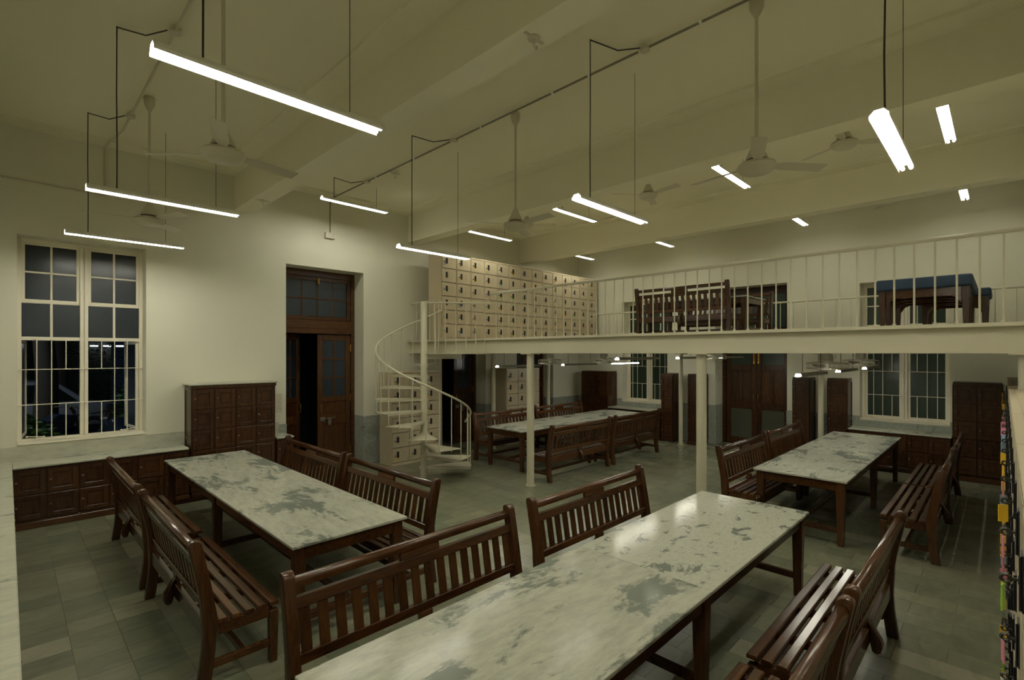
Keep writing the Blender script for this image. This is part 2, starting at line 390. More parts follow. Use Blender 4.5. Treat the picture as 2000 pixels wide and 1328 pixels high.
# ------------------------------------------------------------------ windows (local: x right, y outwards, z up)
def window(name, w, z0, z1, ztr, zmid, pane, loc, rz, label, lower_open=True, rows_top=2, rods=(4, 3)):
    root = struct(empty(name, loc, rz), label, 'window')
    F = 0.045; dp = (0.26, 0.33)
    mb = MB()
    mb.box(0, dp[0], z0, F, dp[1], z1).box(w - F, dp[0], z0, w, dp[1], z1)
    mb.box(F, dp[0], z0, w - F, dp[1], z0 + F).box(F, dp[0], z1 - F, w - F, dp[1], z1)
    mb.box(F, dp[0], ztr - 0.025, w - F, dp[1], ztr + 0.025)
    fr = mb.build('window_frame', 'frame', root, bevel=0.004)
    mb = MB().box(w / 2 - 0.045, dp[0] - 0.012, z0 + F, w / 2 - 0.006, dp[1], z1 - F).box(w / 2 + 0.006, dp[0] - 0.012, z0 + F, w / 2 + 0.045, dp[1], z1 - F)
    mb.box(w / 2 - 0.006, dp[0] + 0.01, z0 + F, w / 2 + 0.006, dp[1], z1 - F)
    mb.build('mullion', 'frame', root, bevel=0.003)
    box('window_sill', (0.001, -0.018, z0), (w - 0.001, dp[0] - 0.002, z0 + 0.022), 'frame', root, 0.004)
    for sde in (0, 1):
        xa, xb = (F, w / 2 - 0.045) if sde == 0 else (w / 2 + 0.045, w - F)
        # upper sash: 2 x rows_top panes
        zs = zmid
        st = 0.035
        sash = MB()
        sash.box(xa, 0.28, zs, xa + st, 0.315, z1 - F).box(xb - st, 0.28, zs, xb, 0.315, z1 - F)
        sash.box(xa + st, 0.28, zs, xb - st, 0.315, zs + st).box(xa + st, 0.28, z1 - F - st, xb - st, 0.315, z1 - F)
        xm = (xa + xb) / 2; zm = (zs + z1 - F) / 2
        sash.box(xm - 0.012, 0.285, zs + st, xm + 0.012, 0.31, z1 - F - st)
        sash.box(xa + st, 0.285, zm - 0.012, xb - st, 0.31, zm + 0.012)
        so = sash.build('sash', 'frame', root, bevel=0.003)
        for (p, q) in ((xa + st, xm - 0.012), (xm + 0.012, xb - st)):
            for (r, t) in ((zs + st, zm - 0.012), (zm + 0.012, z1 - F - st)):
                box('pane', (p, 0.294, r), (q, 0.299, t), pane, so)
        # fixed middle row
        if zmid > ztr + 0.1:
            mid = MB().box(xm - 0.014, 0.285, ztr + 0.025, xm + 0.014, 0.31, zs - 0.012).box(xa, 0.275, zs - 0.02, xb, 0.325, zs)
            mo = mid.build('middle_light', 'frame', root, bevel=0.003)
            for (p, q) in ((xa, xm - 0.014), (xm + 0.014, xb)):
                box('pane', (p, 0.294, ztr + 0.025), (q, 0.299, zs - 0.02), pane, mo)
        # lower casement
        lw = xb - xa - 0.004; lz0, lz1 = z0 + F, ztr - 0.025
        sm = MB(); st = 0.04
        sm.box(0, 0, lz0, st, 0.035, lz1).box(lw - st, 0, lz0, lw, 0.035, lz1).box(st, 0, lz0, lw - st, 0.035, lz0 + st).box(st, 0, lz1 - st, lw - st, 0.035, lz1)
        ang = radians(84) if lower_open else radians(0)
        if sde == 0: so = sm.build('casement', 'frame', root, (xa + 0.002, 0.29, 0), ang, bevel=0.003)
        else:
            so = sm.build('casement', 'frame', root, (xb - 0.002, 0.29 + 0.035 * cos(ang), 0), pi - ang, bevel=0.003)
        if lower_open:
            box('pane', (st, 0.012, lz0 + st), (lw - st, 0.017, lz1 - st), 'frost', so)
        else:
            z3 = (lz0 + lz1) / 2
            box('pane', (st, 0.012, lz0 + st), (lw - st, 0.017, lz1 - st), pane, so)
        # stay with a knob
        sx = xa + 0.05 if sde == 0 else xb - 0.05
        st_mb = MB().cyl((sx, 0.25, z0 + F + 0.03), (sx + (0.17 if sde == 0 else -0.17), 0.22, z0 + F + 0.02), 0.006, 6)
        st_mb.lathe([(0.0, -0.014), (0.012, -0.006), (0.012, 0.006), (0.0, 0.014)], 8, (sx, 0.25, z0 + F + 0.03))
        st_mb.lathe([(0.0, -0.014), (0.012, -0.006), (0.012, 0.006), (0.0, 0.014)], 8, (sx + (0.17 if sde == 0 else -0.17), 0.22, z0 + F + 0.02))
        st_mb.build('stay', 'frame', root, smooth=True)
    # grille of rods on the room side
    zr = (z0 + (ztr - z0) * 0.36, z0 + (ztr - z0) * 0.70)
    for z in zr:
        MB().cyl((0.0, 0.235, z), (w, 0.235, z), 0.0065, 6).build('grille_rod', 'frame', root, smooth=True)
    n = 4
    for sde in (0, 1):
        xa, xb = (F, w / 2 - 0.045) if sde == 0 else (w / 2 + 0.045, w - F)
        for k in range(1, n):
            xx = xa + (xb - xa) * k / n
            spans = [(z0, ztr)] if k != (3 if sde == 0 else 1) else [(z0, zr[0]), (zr[1], ztr)]
            for a, b in spans:
                MB().cyl((xx, 0.24, a), (xx, 0.24, b), 0.0065, 6).build('grille_rod', 'frame', root, smooth=True)
    return root
window('window_1', WINA[1] - WINA[0], WINA[2], WINA[3], 2.40, 2.90, 'frost', (WINA[0], YA, 0), 0, 'tall cream framed window beside the door, its lower casements open to the night')
window('window_2', WINB[0][1] - WINB[0][0], 0.87, 3.61, 2.26, 2.74, 'green', (XB, WINB[0][1], 0), -pi / 2, 'cream window with dark green panes behind the right hand marble table', False)
window('window_3', WINB[1][1] - WINB[1][0], 0.87, 3.61, 2.26, 2.74, 'green', (XB, WINB[1][1], 0), -pi / 2, 'cream window with dark green panes at the far corner under the mezzanine', False)

# ------------------------------------------------------------------ doors (local: x right, y into wall, z up)
def leaf_A(parent, w, loc, rz, mirror):
    """half glazed leaf: panes 2x3 above, panels below; handle on the free edge"""
    H = 2.56; T = 0.045; st = 0.10
    lf = MB()
    lf.box(0, 0, 0, st, T, H).box(w - st, 0, 0, w, T, H)
    for a, b in ((0, 0.16), (0.80, 0.98), (1.24, 1.34), (2.45, H)):
        lf.box(st, 0, a, w - st, T, b)
    xm = w / 2
    for z in (1.34 + 1.11 / 3, 1.34 + 2.22 / 3): lf.box(st, 0.008, z - 0.014, w - st, T - 0.008, z + 0.014)
    lf.box(xm - 0.014, 0.006, 1.34, xm + 0.014, T - 0.006, 2.45)
    o = put('leaf', lf.mesh('leaf', 'woodv', 0.004), parent, loc, rz)
    for i in range(3):
        za = 1.34 + 1.11 * i / 3 + (0.014 if i else 0); zb = 1.34 + 1.11 * (i + 1) / 3 - (0.014 if i < 2 else 0)
        box('pane', (st, 0.02, za), (xm - 0.014, 0.025, zb), 'frost', o)
        box('pane', (xm + 0.014, 0.02, za), (w - st, 0.025, zb), 'frost', o)
    for a, b in ((0.16, 0.80), (0.98, 1.24)):
        p = MB().box(st, 0.016, a, w - st, T - 0.016, b).box(st + 0.04, 0.008, a + 0.04, w - st - 0.04, 0.016, b - 0.04)
        p.build('panel', 'woodv', o, bevel=0.004)
    hx = 0.05 if mirror else w - 0.05
    h = MB().tube([(hx, 0, 1.02), (hx, -0.04, 1.03), (hx, -0.045, 1.11), (hx, -0.04, 1.19), (hx, 0, 1.20)], 0.008, 8)
    h.build('handle', 'brass', o, smooth=True)
    if mirror:
        b = MB().cyl((0.04, -0.02, 0.90), (0.36, -0.02, 0.92), 0.009, 8).box(0.20, -0.03, 0.78, 0.26, 0.0, 0.92).box(0.05, -0.012, 0.86, 0.14, 0, 0.94)
        b.build('latch', 'iron', o, smooth=True)
    hg = MB()
    hxx = w if mirror else 0
    for z in (0.25, 1.30, 2.30): hg.cyl((hxx, -0.008, z - 0.07), (hxx, -0.008, z + 0.07), 0.009, 6)
    hg.build('hinge', 'brass', o, smooth=True)
    return o
def door_A(name, x0, x1, label, ajar, loc_y=YA + 0.36):
    root = struct(empty(name, (x0, loc_y, 0)), label, 'door')
    w = x1 - x0; F = 0.07
    fr = MB().box(0, 0, 0, F, 0.12, 3.80).box(w - F, 0, 0, w, 0.12, 3.80).box(F, 0, 3.68, w - F, 0.12, 3.80)
    fr.box(F, -0.02, 2.58, w - F, 0.12, 2.68).box(F, 0.0, 2.68, w - F, 0.10, 2.84)
    fr.build('door_frame', 'wood', root, bevel=0.006)
    # transom light: 4 x 2 panes
    a, b, z0, z1 = F + 0.003, w - F - 0.003, 2.845, 3.678; st = 0.075
    t = MB().box(a, 0.03, z0, a + st, 0.08, z1).box(b - st, 0.03, z0, b, 0.08, z1).box(a + st, 0.03, z0, b - st, 0.08, z0 + st).box(a + st, 0.03, z1 - st, b - st, 0.08, z1)
    ia, ib, ja, jb = a + st, b - st, z0 + st, z1 - st
    for k in (1, 2, 3):
        xx = ia + (ib - ia) * k / 4; t.box(xx - 0.013, 0.038, ja, xx + 0.013, 0.07, jb)
    zm = (ja + jb) / 2; t.box(ia, 0.036, zm - 0.013, ib, 0.072, zm + 0.013)
    tr = t.build('transom_light', 'wood', root, bevel=0.004)
    for k in range(4):
        for (p, q) in ((ja, zm - 0.013), (zm + 0.013, jb)):
            box('pane', (ia + (ib - ia) * k / 4 + 0.013, 0.05, p), (ia + (ib - ia) * (k + 1) / 4 - 0.013, 0.055, q), 'frost', tr)
    MB().box((a + b) / 2 - 0.02, 0.0, z1 - 0.12, (a + b) / 2 + 0.02, 0.03, z1 - 0.03).cyl(((a + b) / 2, -0.01, z1 - 0.14), ((a + b) / 2, -0.01, z1 - 0.02), 0.012, 8).build('catch', 'brass', root, smooth=True)
    lw = (w - 2 * F) / 2 - 0.003
    leaf_A(root, lw, (F + 0.002, 0.045, 0.008), radians(ajar), False)
    leaf_A(root, lw, (w - F - 0.002 - lw, 0.045, 0.008), 0, True)
    return root
door_A('door_1', 3.49, 5.0, 'tall brown wooden double door with its left leaf ajar under a glazed transom', 40)
door_A('door_2', 6.95, 8.3, 'dark wooden double door behind the spiral staircase under the mezzanine', 62)
door_A('door_3', 9.4, 10.88, 'dark wooden double door behind the far lockers under the mezzanine', 0)

def door_B():
    root = struct(empty('door_4', (XB + 0.42, DOORB[1], 0), -pi / 2), 'brown double door in the far wall with brass bolts and clear lower panes', 'door')
    w = DOORB[1] - DOORB[0]; F = 0.08
    fr = MB().box(0, 0, 0, F, 0.12, 3.76).box(w - F, 0, 0, w, 0.12, 3.76).box(F, 0, 3.66, w - F, 0.12, 3.76).box(F, -0.02, 2.56, w - F, 0.12, 2.72)
    fr.build('door_frame', 'wood', root, bevel=0.006)
    a, b, z0, z1 = F + 0.003, w - F - 0.003, 2.723, 3.657; st = 0.08
    t = MB().box(a, 0.03, z0, a + st, 0.08, z1).box(b - st, 0.03, z0, b, 0.08, z1).box(a + st, 0.03, z0, b - st, 0.08, z0 + st).box(a + st, 0.03, z1 - st, b - st, 0.08, z1).box((a + b) / 2 - 0.03, 0.03, z0 + st, (a + b) / 2 + 0.03, 0.08, z1 - st)
    tr = t.build('transom_light', 'wood', root, bevel=0.004)
    box('pane', (a + st, 0.05, z0 + st), ((a + b) / 2 - 0.03, 0.055, z1 - st), 'green', tr)
    box('pane', ((a + b) / 2 + 0.03, 0.05, z0 + st), (b - st, 0.055, z1 - st), 'green', tr)
    lw = (w - 2 * F) / 2 - 0.003
    for k in (0, 1):
        x0 = F + 0.002 + k * (lw + 0.002); st = 0.11; T = 0.045
        lf = MB().box(0, 0, 0, st, T, 2.55).box(lw - st, 0, 0, lw, T, 2.55)
        for p, q in ((0, 0.16), (0.86, 1.02), (1.78, 1.92), (2.44, 2.55)): lf.box(st, 0, p, lw - st, T, q)
        lf.box(lw / 2 - 0.03, 0, 1.02, lw / 2 + 0.03, T, 1.78)
        o = put('leaf', lf.mesh('leaf', 'woodv', 0.005), root, (x0, 0.04, 0.008))
        for p, q in ((0.16, 0.86), (1.92, 2.44)):
            box('pane', (st, 0.02, p), (lw - st, 0.026, q), 'green' if p > 1 else 'glass', o)
        for p, q in ((st, lw / 2 - 0.03), (lw / 2 + 0.03, lw - st)):
            MB().box(p, 0.016, 1.02, q, 0.03, 1.78).box(p + 0.035, 0.008, 1.06, q - 0.035, 0.016, 1.74).build('panel', 'woodv', o, bevel=0.004)
        hx = lw - 0.05 if k == 0 else 0.05
        MB().tube([(hx, 0, 1.06), (hx, -0.04, 1.07), (hx, -0.045, 1.15), (hx, -0.04, 1.23), (hx, 0, 1.24)], 0.009, 8).build('handle', 'brass', o, smooth=True)
        MB().box(hx - 0.02, -0.006, 1.95, hx + 0.02, 0, 2.45).cyl((hx, -0.014, 1.93), (hx, -0.014, 2.5), 0.010, 8).build('bolt', 'brass', o, smooth=True)
    return root
door_B()

# ------------------------------------------------------------------ wooden cabinets (local: x right, y into wall, z up)
DOORM = {}
KNOB = MB().cyl((0, 0, 0), (0, -0.018, 0), 0.006, 8).tube([(0, -0.016, 0), (0, -0.022, 0), (0, -0.030, 0), (0, -0.035, 0)], 0, 10, rs=[0.006, 0.013, 0.014, 0.006]).mesh('knob', 'knob', smooth=True)
def cab_door(w, h):
    k = (round(w, 3), round(h, 3))
    if k not in DOORM:
        st = 0.052; mb = MB()
        mb.box(0, 0, 0, st, 0.02, h).box(w - st, 0, 0, w, 0.02, h).box(st, 0, 0, w - st, 0.02, st).box(st, 0, h - st, w - st, 0.02, h)
        mb.box(st, 0.015, st, w - st, 0.019, h - st)
        mb.box(st + 0.026, 0.008, st + 0.026, w - st - 0.026, 0.015, h - st - 0.026)
        DOORM[k] = mb.mesh('door', 'cab', 0.0035)
    return DOORM[k]
def cabinet(name, label, cols, rows, cw, z_rows, depth, ztop, loc, rz, plinth=0.10, cat='cabinet', group=None, top_mould=False, hinge=False):
    root = thing(name, label, cat, loc, rz, group)
    w = cols * cw
    body = MB().box(0, 0.022, plinth, w, depth, ztop)
    body.box(0, 0.012, 0, w, depth, plinth)
    if top_mould: body.box(-0.015, -0.0, ztop - 0.05, w + 0.015, 0.03, ztop)
    # side panels as raised frame
    for xs in (0, w):
        sx = -0.008 if xs == 0 else 0.008
        zz = [plinth + 0.02, (plinth + ztop) / 2, ztop - 0.055]
        body.box(xs, 0.03, plinth, xs + sx, 0.09, ztop - 0.055).box(xs, depth - 0.06, plinth, xs + sx, depth, ztop - 0.055)
        for z in zz: body.box(xs, 0.09, z - 0.03, xs + sx, depth - 0.06, z + 0.03)
    body.build('body', 'cab', root, bevel=0.004)
    MB().box(-0.004, -0.006, 0, w + 0.004, 0.012, plinth - 0.015).build('plinth', 'wood', root, bevel=0.004)
    for c in range(cols):
        for r in range(rows):
            z0, z1 = z_rows[r], z_rows[r + 1]
            d = put('door', cab_door(cw - 0.020, z1 - z0 - 0.018), root, (c * cw + 0.010, 0.0, z0 + 0.009))
            put('knob', KNOB, d, (0.026, 0, (z1 - z0) * 0.52))
    return root
def linsp(a, b, n): return [a + (b - a) * i / n for i in range(n + 1)]
CY = 8.66
DP_A = YA - e - CY
cabinet('low_cabinet', 'low brown wooden cabinet under the tall night window, two rows of doors', 6, 2, 0.3125, linsp(0.115, 0.735, 2), DP_A, 0.765, (0.04, CY, 0), 0)
cabinet('locker_cupboard', 'tall brown wooden cupboard with four columns of small doors beside the ajar door', 4, 5, 0.30, linsp(0.115, 1.65, 5), DP_A, 1.71, (1.945, CY - 0.012, 0), 0, top_mould=True)
cabinet('end_cabinet', 'narrow low brown cabinet between the tall cupboard and the ajar door', 1, 2, 0.28, linsp(0.115, 0.735, 2), DP_A, 0.765, (3.172, CY, 0), 0)
LCL = 7.6
cabinet('side_cabinet', 'long low wooden cabinet at the left edge, only its row of knobs showing', 24, 2, 0.3125, linsp(0.115, 0.735, 2), 0.46, 0.765, (0.02, 1.10, 0), pi / 2)
# marble worktops
def ledge(name, label, a, b, bev=0.006):
    return tag(box(name, a, b, 'ledge', None, bev), label, 'worktop')
ledge('worktop', 'pale marble top of the low cabinet under the tall night window', (0.047, CY - 0.025, 0.766), (1.905, YA - e, 0.795))
ledge('worktop', 'pale marble top running along the left edge towards the corner', (X0 + 0.002, 1.08, 0.766), (0.045, YA - e, 0.796))
ledge('worktop', 'small marble top between tall cupboard and ajar door', (3.168, CY - 0.025, 0.766), (3.45, YA - e, 0.795))
ledge('cupboard_top', 'thin white marble slab on top of the tall wooden cupboard', (1.915, CY - 0.035, 1.712), (3.175, YA - e, 1.735))
# far wall cabinets
XC = 11.58; DP_B = XB - e - XC
R5 = linsp(0.11, 1.64, 5)
def cab_b(name, label, cols, cw, y_left, rows=5, ztop=1.70, zr=None):
    return cabinet(name, label, cols, rows, cw, zr or R5, DP_B, ztop, (XC, y_left, 0), -pi / 2)
cab_b('tall_cabinet', 'dark tall wooden cabinet in the far corner under the mezzanine', 3, 0.30, 8.64)
cab_b('tall_cabinet', 'narrow tall wooden cabinet right of the corner window under the mezzanine', 1, 0.315, 6.155)
cab_b('tall_cabinet', 'narrow tall wooden cabinet behind the white column, left of the far double door', 1, 0.315, 5.455)
cab_b('tall_cabinet', 'narrow tall wooden cabinet just right of the far double door', 1, 0.32, 3.16)
cab_b('tall_cabinet', 'narrow tall wooden cabinet touching the left of the right hand green window', 1, 0.335, 2.525)
cab_b('tall_cabinet', 'dark double width wooden cabinet at the far right, next to the keyed lockers', 2, 0.31, 0.63)
cab_b('low_cabinet', 'low wooden cabinet under the right hand green window', 5, 0.3035, 2.17, 2, 0.71, linsp(0.11, 0.69, 2))
cab_b('low_cabinet', 'low wooden cabinet under the corner green window', 5, 0.3075, 7.722, 2, 0.71, linsp(0.11, 0.69, 2))
ledge('worktop', 'marble top of the low cabinet under the right hand green window', (XC - 0.02, 0.645, 0.711), (XB - e, 2.175, 0.74))
ledge('worktop', 'marble top of the low cabinet under the corner green window', (XC - 0.02, 6.17, 0.711), (XB - e, 7.725, 0.74))

# ------------------------------------------------------------------ steel lockers
LW = 0.397; LH = 1.83; LD = 0.45
DW, DH = LW - 0.036, 0.275
dm = MB().box(0, 0, 0, DW, 0.014, DH)
ex = DW * 0.68; ez = DH * 0.66; s_ = 0.030
for k in range(4):                                        # printed diamond emblem and caption lines
    a0, a1 = pi / 2 * k, pi / 2 * (k + 1)
    p0, p1 = (cos(a0) * 0.62, sin(a0)), (cos(a1) * 0.62, sin(a1))
    q = [(ex + s_ * p0[0], -0.0006, ez + s_ * p0[1]), (ex + s_ * p1[0], -0.0006, ez + s_ * p1[1]), (ex + s_ * 0.8 * p1[0], -0.0006, ez + s_ * 0.8 * p1[1]), (ex + s_ * 0.8 * p0[0], -0.0006, ez + s_ * 0.8 * p0[1])]
    dm.quadify(q, [(0, 1, 2, 3)], 1)
dm.quadify([(ex - 0.004, -0.0006, ez - 0.018), (ex + 0.004, -0.0006, ez - 0.018), (ex + 0.004, -0.0006, ez + 0.018), (ex - 0.004, -0.0006, ez + 0.018)], [(0, 1, 2, 3)], 1)
for zz, hw in ((DH * 0.40, 0.030), (DH * 0.33, 0.024)):
    dm.quadify([(ex - hw, -0.0006, zz), (ex + hw, -0.0006, zz), (ex + hw, -0.0006, zz + 0.005), (ex - hw, -0.0006, zz + 0.005)], [(0, 1, 2, 3)], 1)
LDOOR = dm.mesh('door', ['locker', 'print'])
LHAND = MB().box(DW * 0.26, -0.004, DH * 0.33, DW * 0.26 + 0.050, 0.004, DH * 0.76).box(DW * 0.26 + 0.043, -0.008, DH * 0.34, DW * 0.26 + 0.050, -0.004, DH * 0.75).mesh('handle', 'black', 0.002)
kx, kz = DW * 0.15, DH * 0.47
LKEY = MB().cyl((kx, 0, kz), (kx, -0.008, kz), 0.010, 8).box(kx - 0.0015, -0.020, kz - 0.003, kx + 0.0015, -0.008, kz + 0.003).ring((kx, -0.027, kz), 0.008, 0.004, 10, 4, 'x').mesh('key', 'key')
TAGM = {}
for k in TAGC:
    TAGM[k] = MB().box(-0.014, -0.0015, -0.068, 0.014, 0.0015, -0.012).cyl((0, 0, -0.014), (0, 0, 0.0), 0.0015, 4).mesh('key_tag', 'tag_' + k)
def locker(label, cols, loc, rz, group=None, rows=6, skip=0.12, seed=0, base=0.0):
    rnd = random.Random(seed)
    root = thing('locker_unit', label, 'locker', loc, rz, group)
    w = cols * LW
    b = MB().box(0, 0.040, 0, w, LD, LH)
    if base: box('plinth', (0.0, 0.02, -base), (w, LD - 0.01, -0.0005), 'locker', root)
    for c in range(cols + 1):
        x = c * LW; b.box(max(0, x - 0.013), 0.006, 0.06, min(w, x + 0.013), 0.040, LH - 0.03)
    b.box(0, 0.0, 0, w, 0.040, 0.055).box(0, 0.0, LH - 0.03, w, 0.040, LH)
    b.build('body', 'locker', root, bevel=0.003)
    ph = (LH - 0.09) / rows
    for c in range(cols):
        for r in range(rows):
            d = put('door', LDOOR, root, (c * LW + 0.018, 0.0, 0.060 + r * ph + (ph - DH) / 2))
            put('handle', LHAND, d)
            if rnd.random() > skip:
                put('key', LKEY, d)
                col = rnd.choice(['yellow', 'yellow', 'pink', 'green', 'white', 'blue'] + ([None, None, 'white'] if skip else ['yellow', 'pink']))
                if col:
                    put('key_tag', TAGM[col], d, (kx, -0.031, kz - 0.002), rnd.uniform(-1.2, 1.2))
    return root
locker('cream steel locker with three columns behind the spiral stair, standing on the floor', 3, (5.23, 8.43, 0), 0, seed=1)
locker('cream steel locker with three columns under the mezzanine, right of the dark doorway', 3, (8.41, 8.48, 0), 0, seed=2)
for i, (n, ofs) in enumerate(((3, 0), (3, 3), (4, 6), (4, 10))):
    locker(('cream locker on the mezzanine nearest the spiral staircase', 'cream locker on the mezzanine, second from the spiral staircase',
            'cream locker on the mezzanine, third from the spiral staircase', 'cream locker on the mezzanine at the far end of the row')[i],
           n, (6.33 + ofs * LW, 8.30, DECK), 0, 'lockers in a row on the mezzanine', seed=10 + i)
xx = 9.0
names = ['farthest', 'second farthest', 'third farthest', 'fourth farthest', 'fifth farthest', 'sixth farthest', 'nearest']
i = 0
while xx > 1.5:
    w3 = 3 * LW
    if xx > 6.12 > xx - w3 - 0.1: xx = 5.98
    locker('cream locker hung with coloured key tags at the right edge, %s of its row' % names[i], 3, (xx, -0.03, 0.065), pi, 'keyed lockers at the right edge', skip=0.0, seed=30 + i, base=0.065)
    xx -= w3 + 0.004; i += 1

# ------------------------------------------------------------------ mezzanine
mezz = struct(box('floor_mezzanine', (DX + 0.02, Y0, DECK - 0.05), (DXB + 0.02, YA, DECK), 'steel'), 'cream steel mezzanine deck carried on round columns', 'floor')
struct(box('deck_strip', (DXB + 0.021, 8.10, DECK - 0.05), (XB - 0.002, YA - 0.002, DECK), 'steel', mezz))
# front channel beam: top flange, web, bottom flange
def channel(name, x, sgn, y0, y1):
    mb = MB().prism([(x - sgn * 0.085, DECK - 0.035), (x + sgn * 0.06, DECK - 0.035), (x + sgn * 0.06, DECK), (x - sgn * 0.085, DECK)], 'y', y0, y1)
    mb.box(x - 0.012, y0, CAMZ + 0.02, x + 0.012, y1, DECK - 0.03)
    mb.box(x - 0.06, y0, CAMZ, x + 0.06, y1, CAMZ + 0.02)
    return struct(mb.build(name, 'steel', mezz))
channel('edge_beam', DX, 1, Y0, YA)
channel('edge_beam', DXB, -1, Y0, YA)
for y in (1.72, 3.9, 6.6):
    struct(box('joist', (DX + 0.07, y - 0.04, CAMZ + 0.03), (DXB - 0.07, y + 0.04, DECK - 0.05), 'steel', mezz))
# columns
def column(x, y, label, r=0.062):
    c = thing('column', label, 'column', (x, y, 0), 0, 'round columns carrying the mezzanine')
    MB().lathe([(r, 0.012), (r, CAMZ - 0.014)], 20).build('shaft', 'steel', c, smooth=True)
    MB().box(-0.12, -0.12, CAMZ - 0.014, 0.12, 0.12, CAMZ - 0.0005).build('cap_plate', 'steel', c, bevel=0.002)
    MB().lathe([(r + 0.02, 0.0), (r + 0.02, 0.012)], 20).build('base_plate', 'steel', c)
    for sx in (-1, 1):
        for sy in (-1, 1): MB().lathe([(0.01, CAMZ - 0.024), (0.01, CAMZ - 0.0145)], 6, (sx * 0.09, sy * 0.09, 0)).build('bolt', 'steel', c)
    return c
def yfrom(px, X):
    t = (px - 1000) / 973.0; d = X / (cos(TH) + t * sin(TH)); return d * (sin(TH) - t * cos(TH))
column(DX, yfrom(1036, DX), 'cream round column in front of the far left marble table')
column(DX, yfrom(1370, DX), 'cream round column rising behind the near marble table')
column(DX, -0.15, 'cream round column between the keyed lockers at the right edge')
column(7.87, 8.37, 'cream round column in front of the dark doorway behind the staircase', 0.05)
column(9.85, 8.40, 'cream round column right of the lockers under the mezzanine', 0.05)
column(DXB, 5.56, 'cream round column between the two narrow tall cabinets left of the far door', 0.05)
column(DXB, yfrom(1603, DXB), 'cream round column between two narrow tall cabinets right of the far door', 0.05)

# railings
def railing(name, label, pts, posts, z0, z1, loc=(0, 0, 0)):
    r = thing(name, label, 'railing')
    MB().tube(pts, 0.019, 8).build('handrail', 'steel', r, smooth=True)
    me = MB().cyl((0, 0, z0), (0, 0, z1 - 0.012), 0.0085, 8).cyl((0, 0, z0), (0, 0, z0 + 0.02), 0.016, 8).mesh('baluster', 'steel', smooth=True)
    for p in posts: put('baluster', me, r, (p[0], p[1], 0))
    return r
RZ = 3.27
ys = []
y = -0.46
while y < 6.55: ys.append(y); y += 0.153
YL = 6.61
railing('mezzanine_railing', 'long cream railing along the front edge of the mezzanine',
        [(DX, Y0, RZ), (DX, 3.0, RZ), (DX, YL - 0.10, RZ), (DX, YL - 0.03, RZ - 0.02), (DX, YL, RZ - 0.07), (DX, YL + 0.01, RZ - 0.14)], [(DX, v) for v in ys], DECK, RZ)
YR = 8.03
railing('mezzanine_railing', 'short cream railing between the staircase landing and the mezzanine lockers',
        [(DX, YA - 0.02, RZ), (DX, YR + 0.08, RZ), (DX, YR + 0.02, RZ - 0.02), (DX, YR, RZ - 0.07), (DX, YR, RZ - 0.14)], [(DX, v) for v in (8.12, 8.27, 8.42, 8.57, 8.73, 8.88)], DECK, RZ)
ys = []; y = -0.4
while y < 8.2: ys.append(y); y += 0.25
railing('mezzanine_railing', 'rear cream railing of the mezzanine in front of the far windows', [(DXB, Y0, RZ), (DXB, 4, RZ), (DXB, 8.22, RZ)], [(DXB, v) for v in ys], DECK, RZ)

# ------------------------------------------------------------------ spiral staircase
SX, SY, SR, RIS = 5.20, 7.33, 0.84, 0.2
st = thing('spiral_staircase', 'cream steel spiral staircase winding up to the mezzanine', 'staircase', (SX, SY, 0))
MB().lathe([(0.058, 0), (0.058, 3.10), (0.05, 3.12)], 20).build('pole', 'steel', st, smooth=True)
def ang(scr): return radians(scr) + (TH - pi / 2)      # screen-plan angle -> world angle
STEP = 30.5
def tread_mesh():
    hs = radians(STEP / 2 + 2); n = 5
    out = [(SR * cos(-hs + 2 * hs * i / n), SR * sin(-hs + 2 * hs * i / n)) for i in range(n + 1)]
    poly = [(0.05, 0.045), (0.05, -0.045)] + out
    mb = MB().prism(poly, 'z', -0.006, 0)
    for sgn in (-1, 1):                                   # turned-down lips on the two straight edges
        a = Vector((0.05, 0.045 * sgn, 0)); b = Vector((SR * cos(hs), SR * sin(hs) * sgn, 0))
        nrm = Vector((-(b - a).y, (b - a).x, 0)).normalized() * (0.006 * -sgn)
        mb.quadify([a, b, b + nrm, a + nrm] + [p + Vector((0, 0, -0.035)) for p in (a, b, b + nrm, a + nrm)],
                   [(0, 1, 2, 3), (7, 6, 5, 4), (0, 4, 5, 1), (1, 5, 6, 2), (2, 6, 7, 3), (3, 7, 4, 0)])
    mb.lathe([(0.075, -0.05), (0.075, 0.0)], 16)
    return mb.mesh('tread', 'steel')
TM = tread_mesh()
hand = []
bal = []
for k in range(1, 11):
    sc = 11 - STEP * (k - 1); a = ang(sc)
    put('tread', TM, st, (0, 0, RIS * k), a)
    for off in (-STEP / 2 + 3, 3):
        s2 = sc + off if k > 0 else sc
        frac = (11 - s2) / STEP
        bal.append((ang(s2), RIS * k - 0.03, RIS * (1 + frac) + 0.90))
bal.insert(0, (ang(11 + 13), RIS - 0.03, RIS + 0.90))
for a, z0, z1 in bal:
    r = SR - 0.012
    MB().cyl((r * cos(a), r * sin(a), z0), (r * cos(a), r * sin(a), z1), 0.008, 6).build('baluster', 'steel', st, smooth=True)
pts = []
s_start, s_end = 11 + 22, 11 - STEP * 9 - 16
a = ang(s_start)
pts.append(((SR - 0.02) * cos(a), (SR - 0.02) * sin(a), RIS + 0.72))
for i in range(61):
    sdeg = s_start + (s_end - s_start) * i / 60
    z = min(RIS * (1 + (11 - sdeg) / STEP) + 0.90, 3.02)
    if i == 0: z -= 0.03
    pts.append(((SR - 0.012) * cos(ang(sdeg)), (SR - 0.012) * sin(ang(sdeg)), z))
a = ang(s_end)
lx, ly = DX - SX, YR - SY
pts += [((SR * cos(a) + lx) / 2, (SR * sin(a) + ly) / 2 + 0.03, 3.05), (lx, ly, 3.06), (lx, ly, 3.14)]
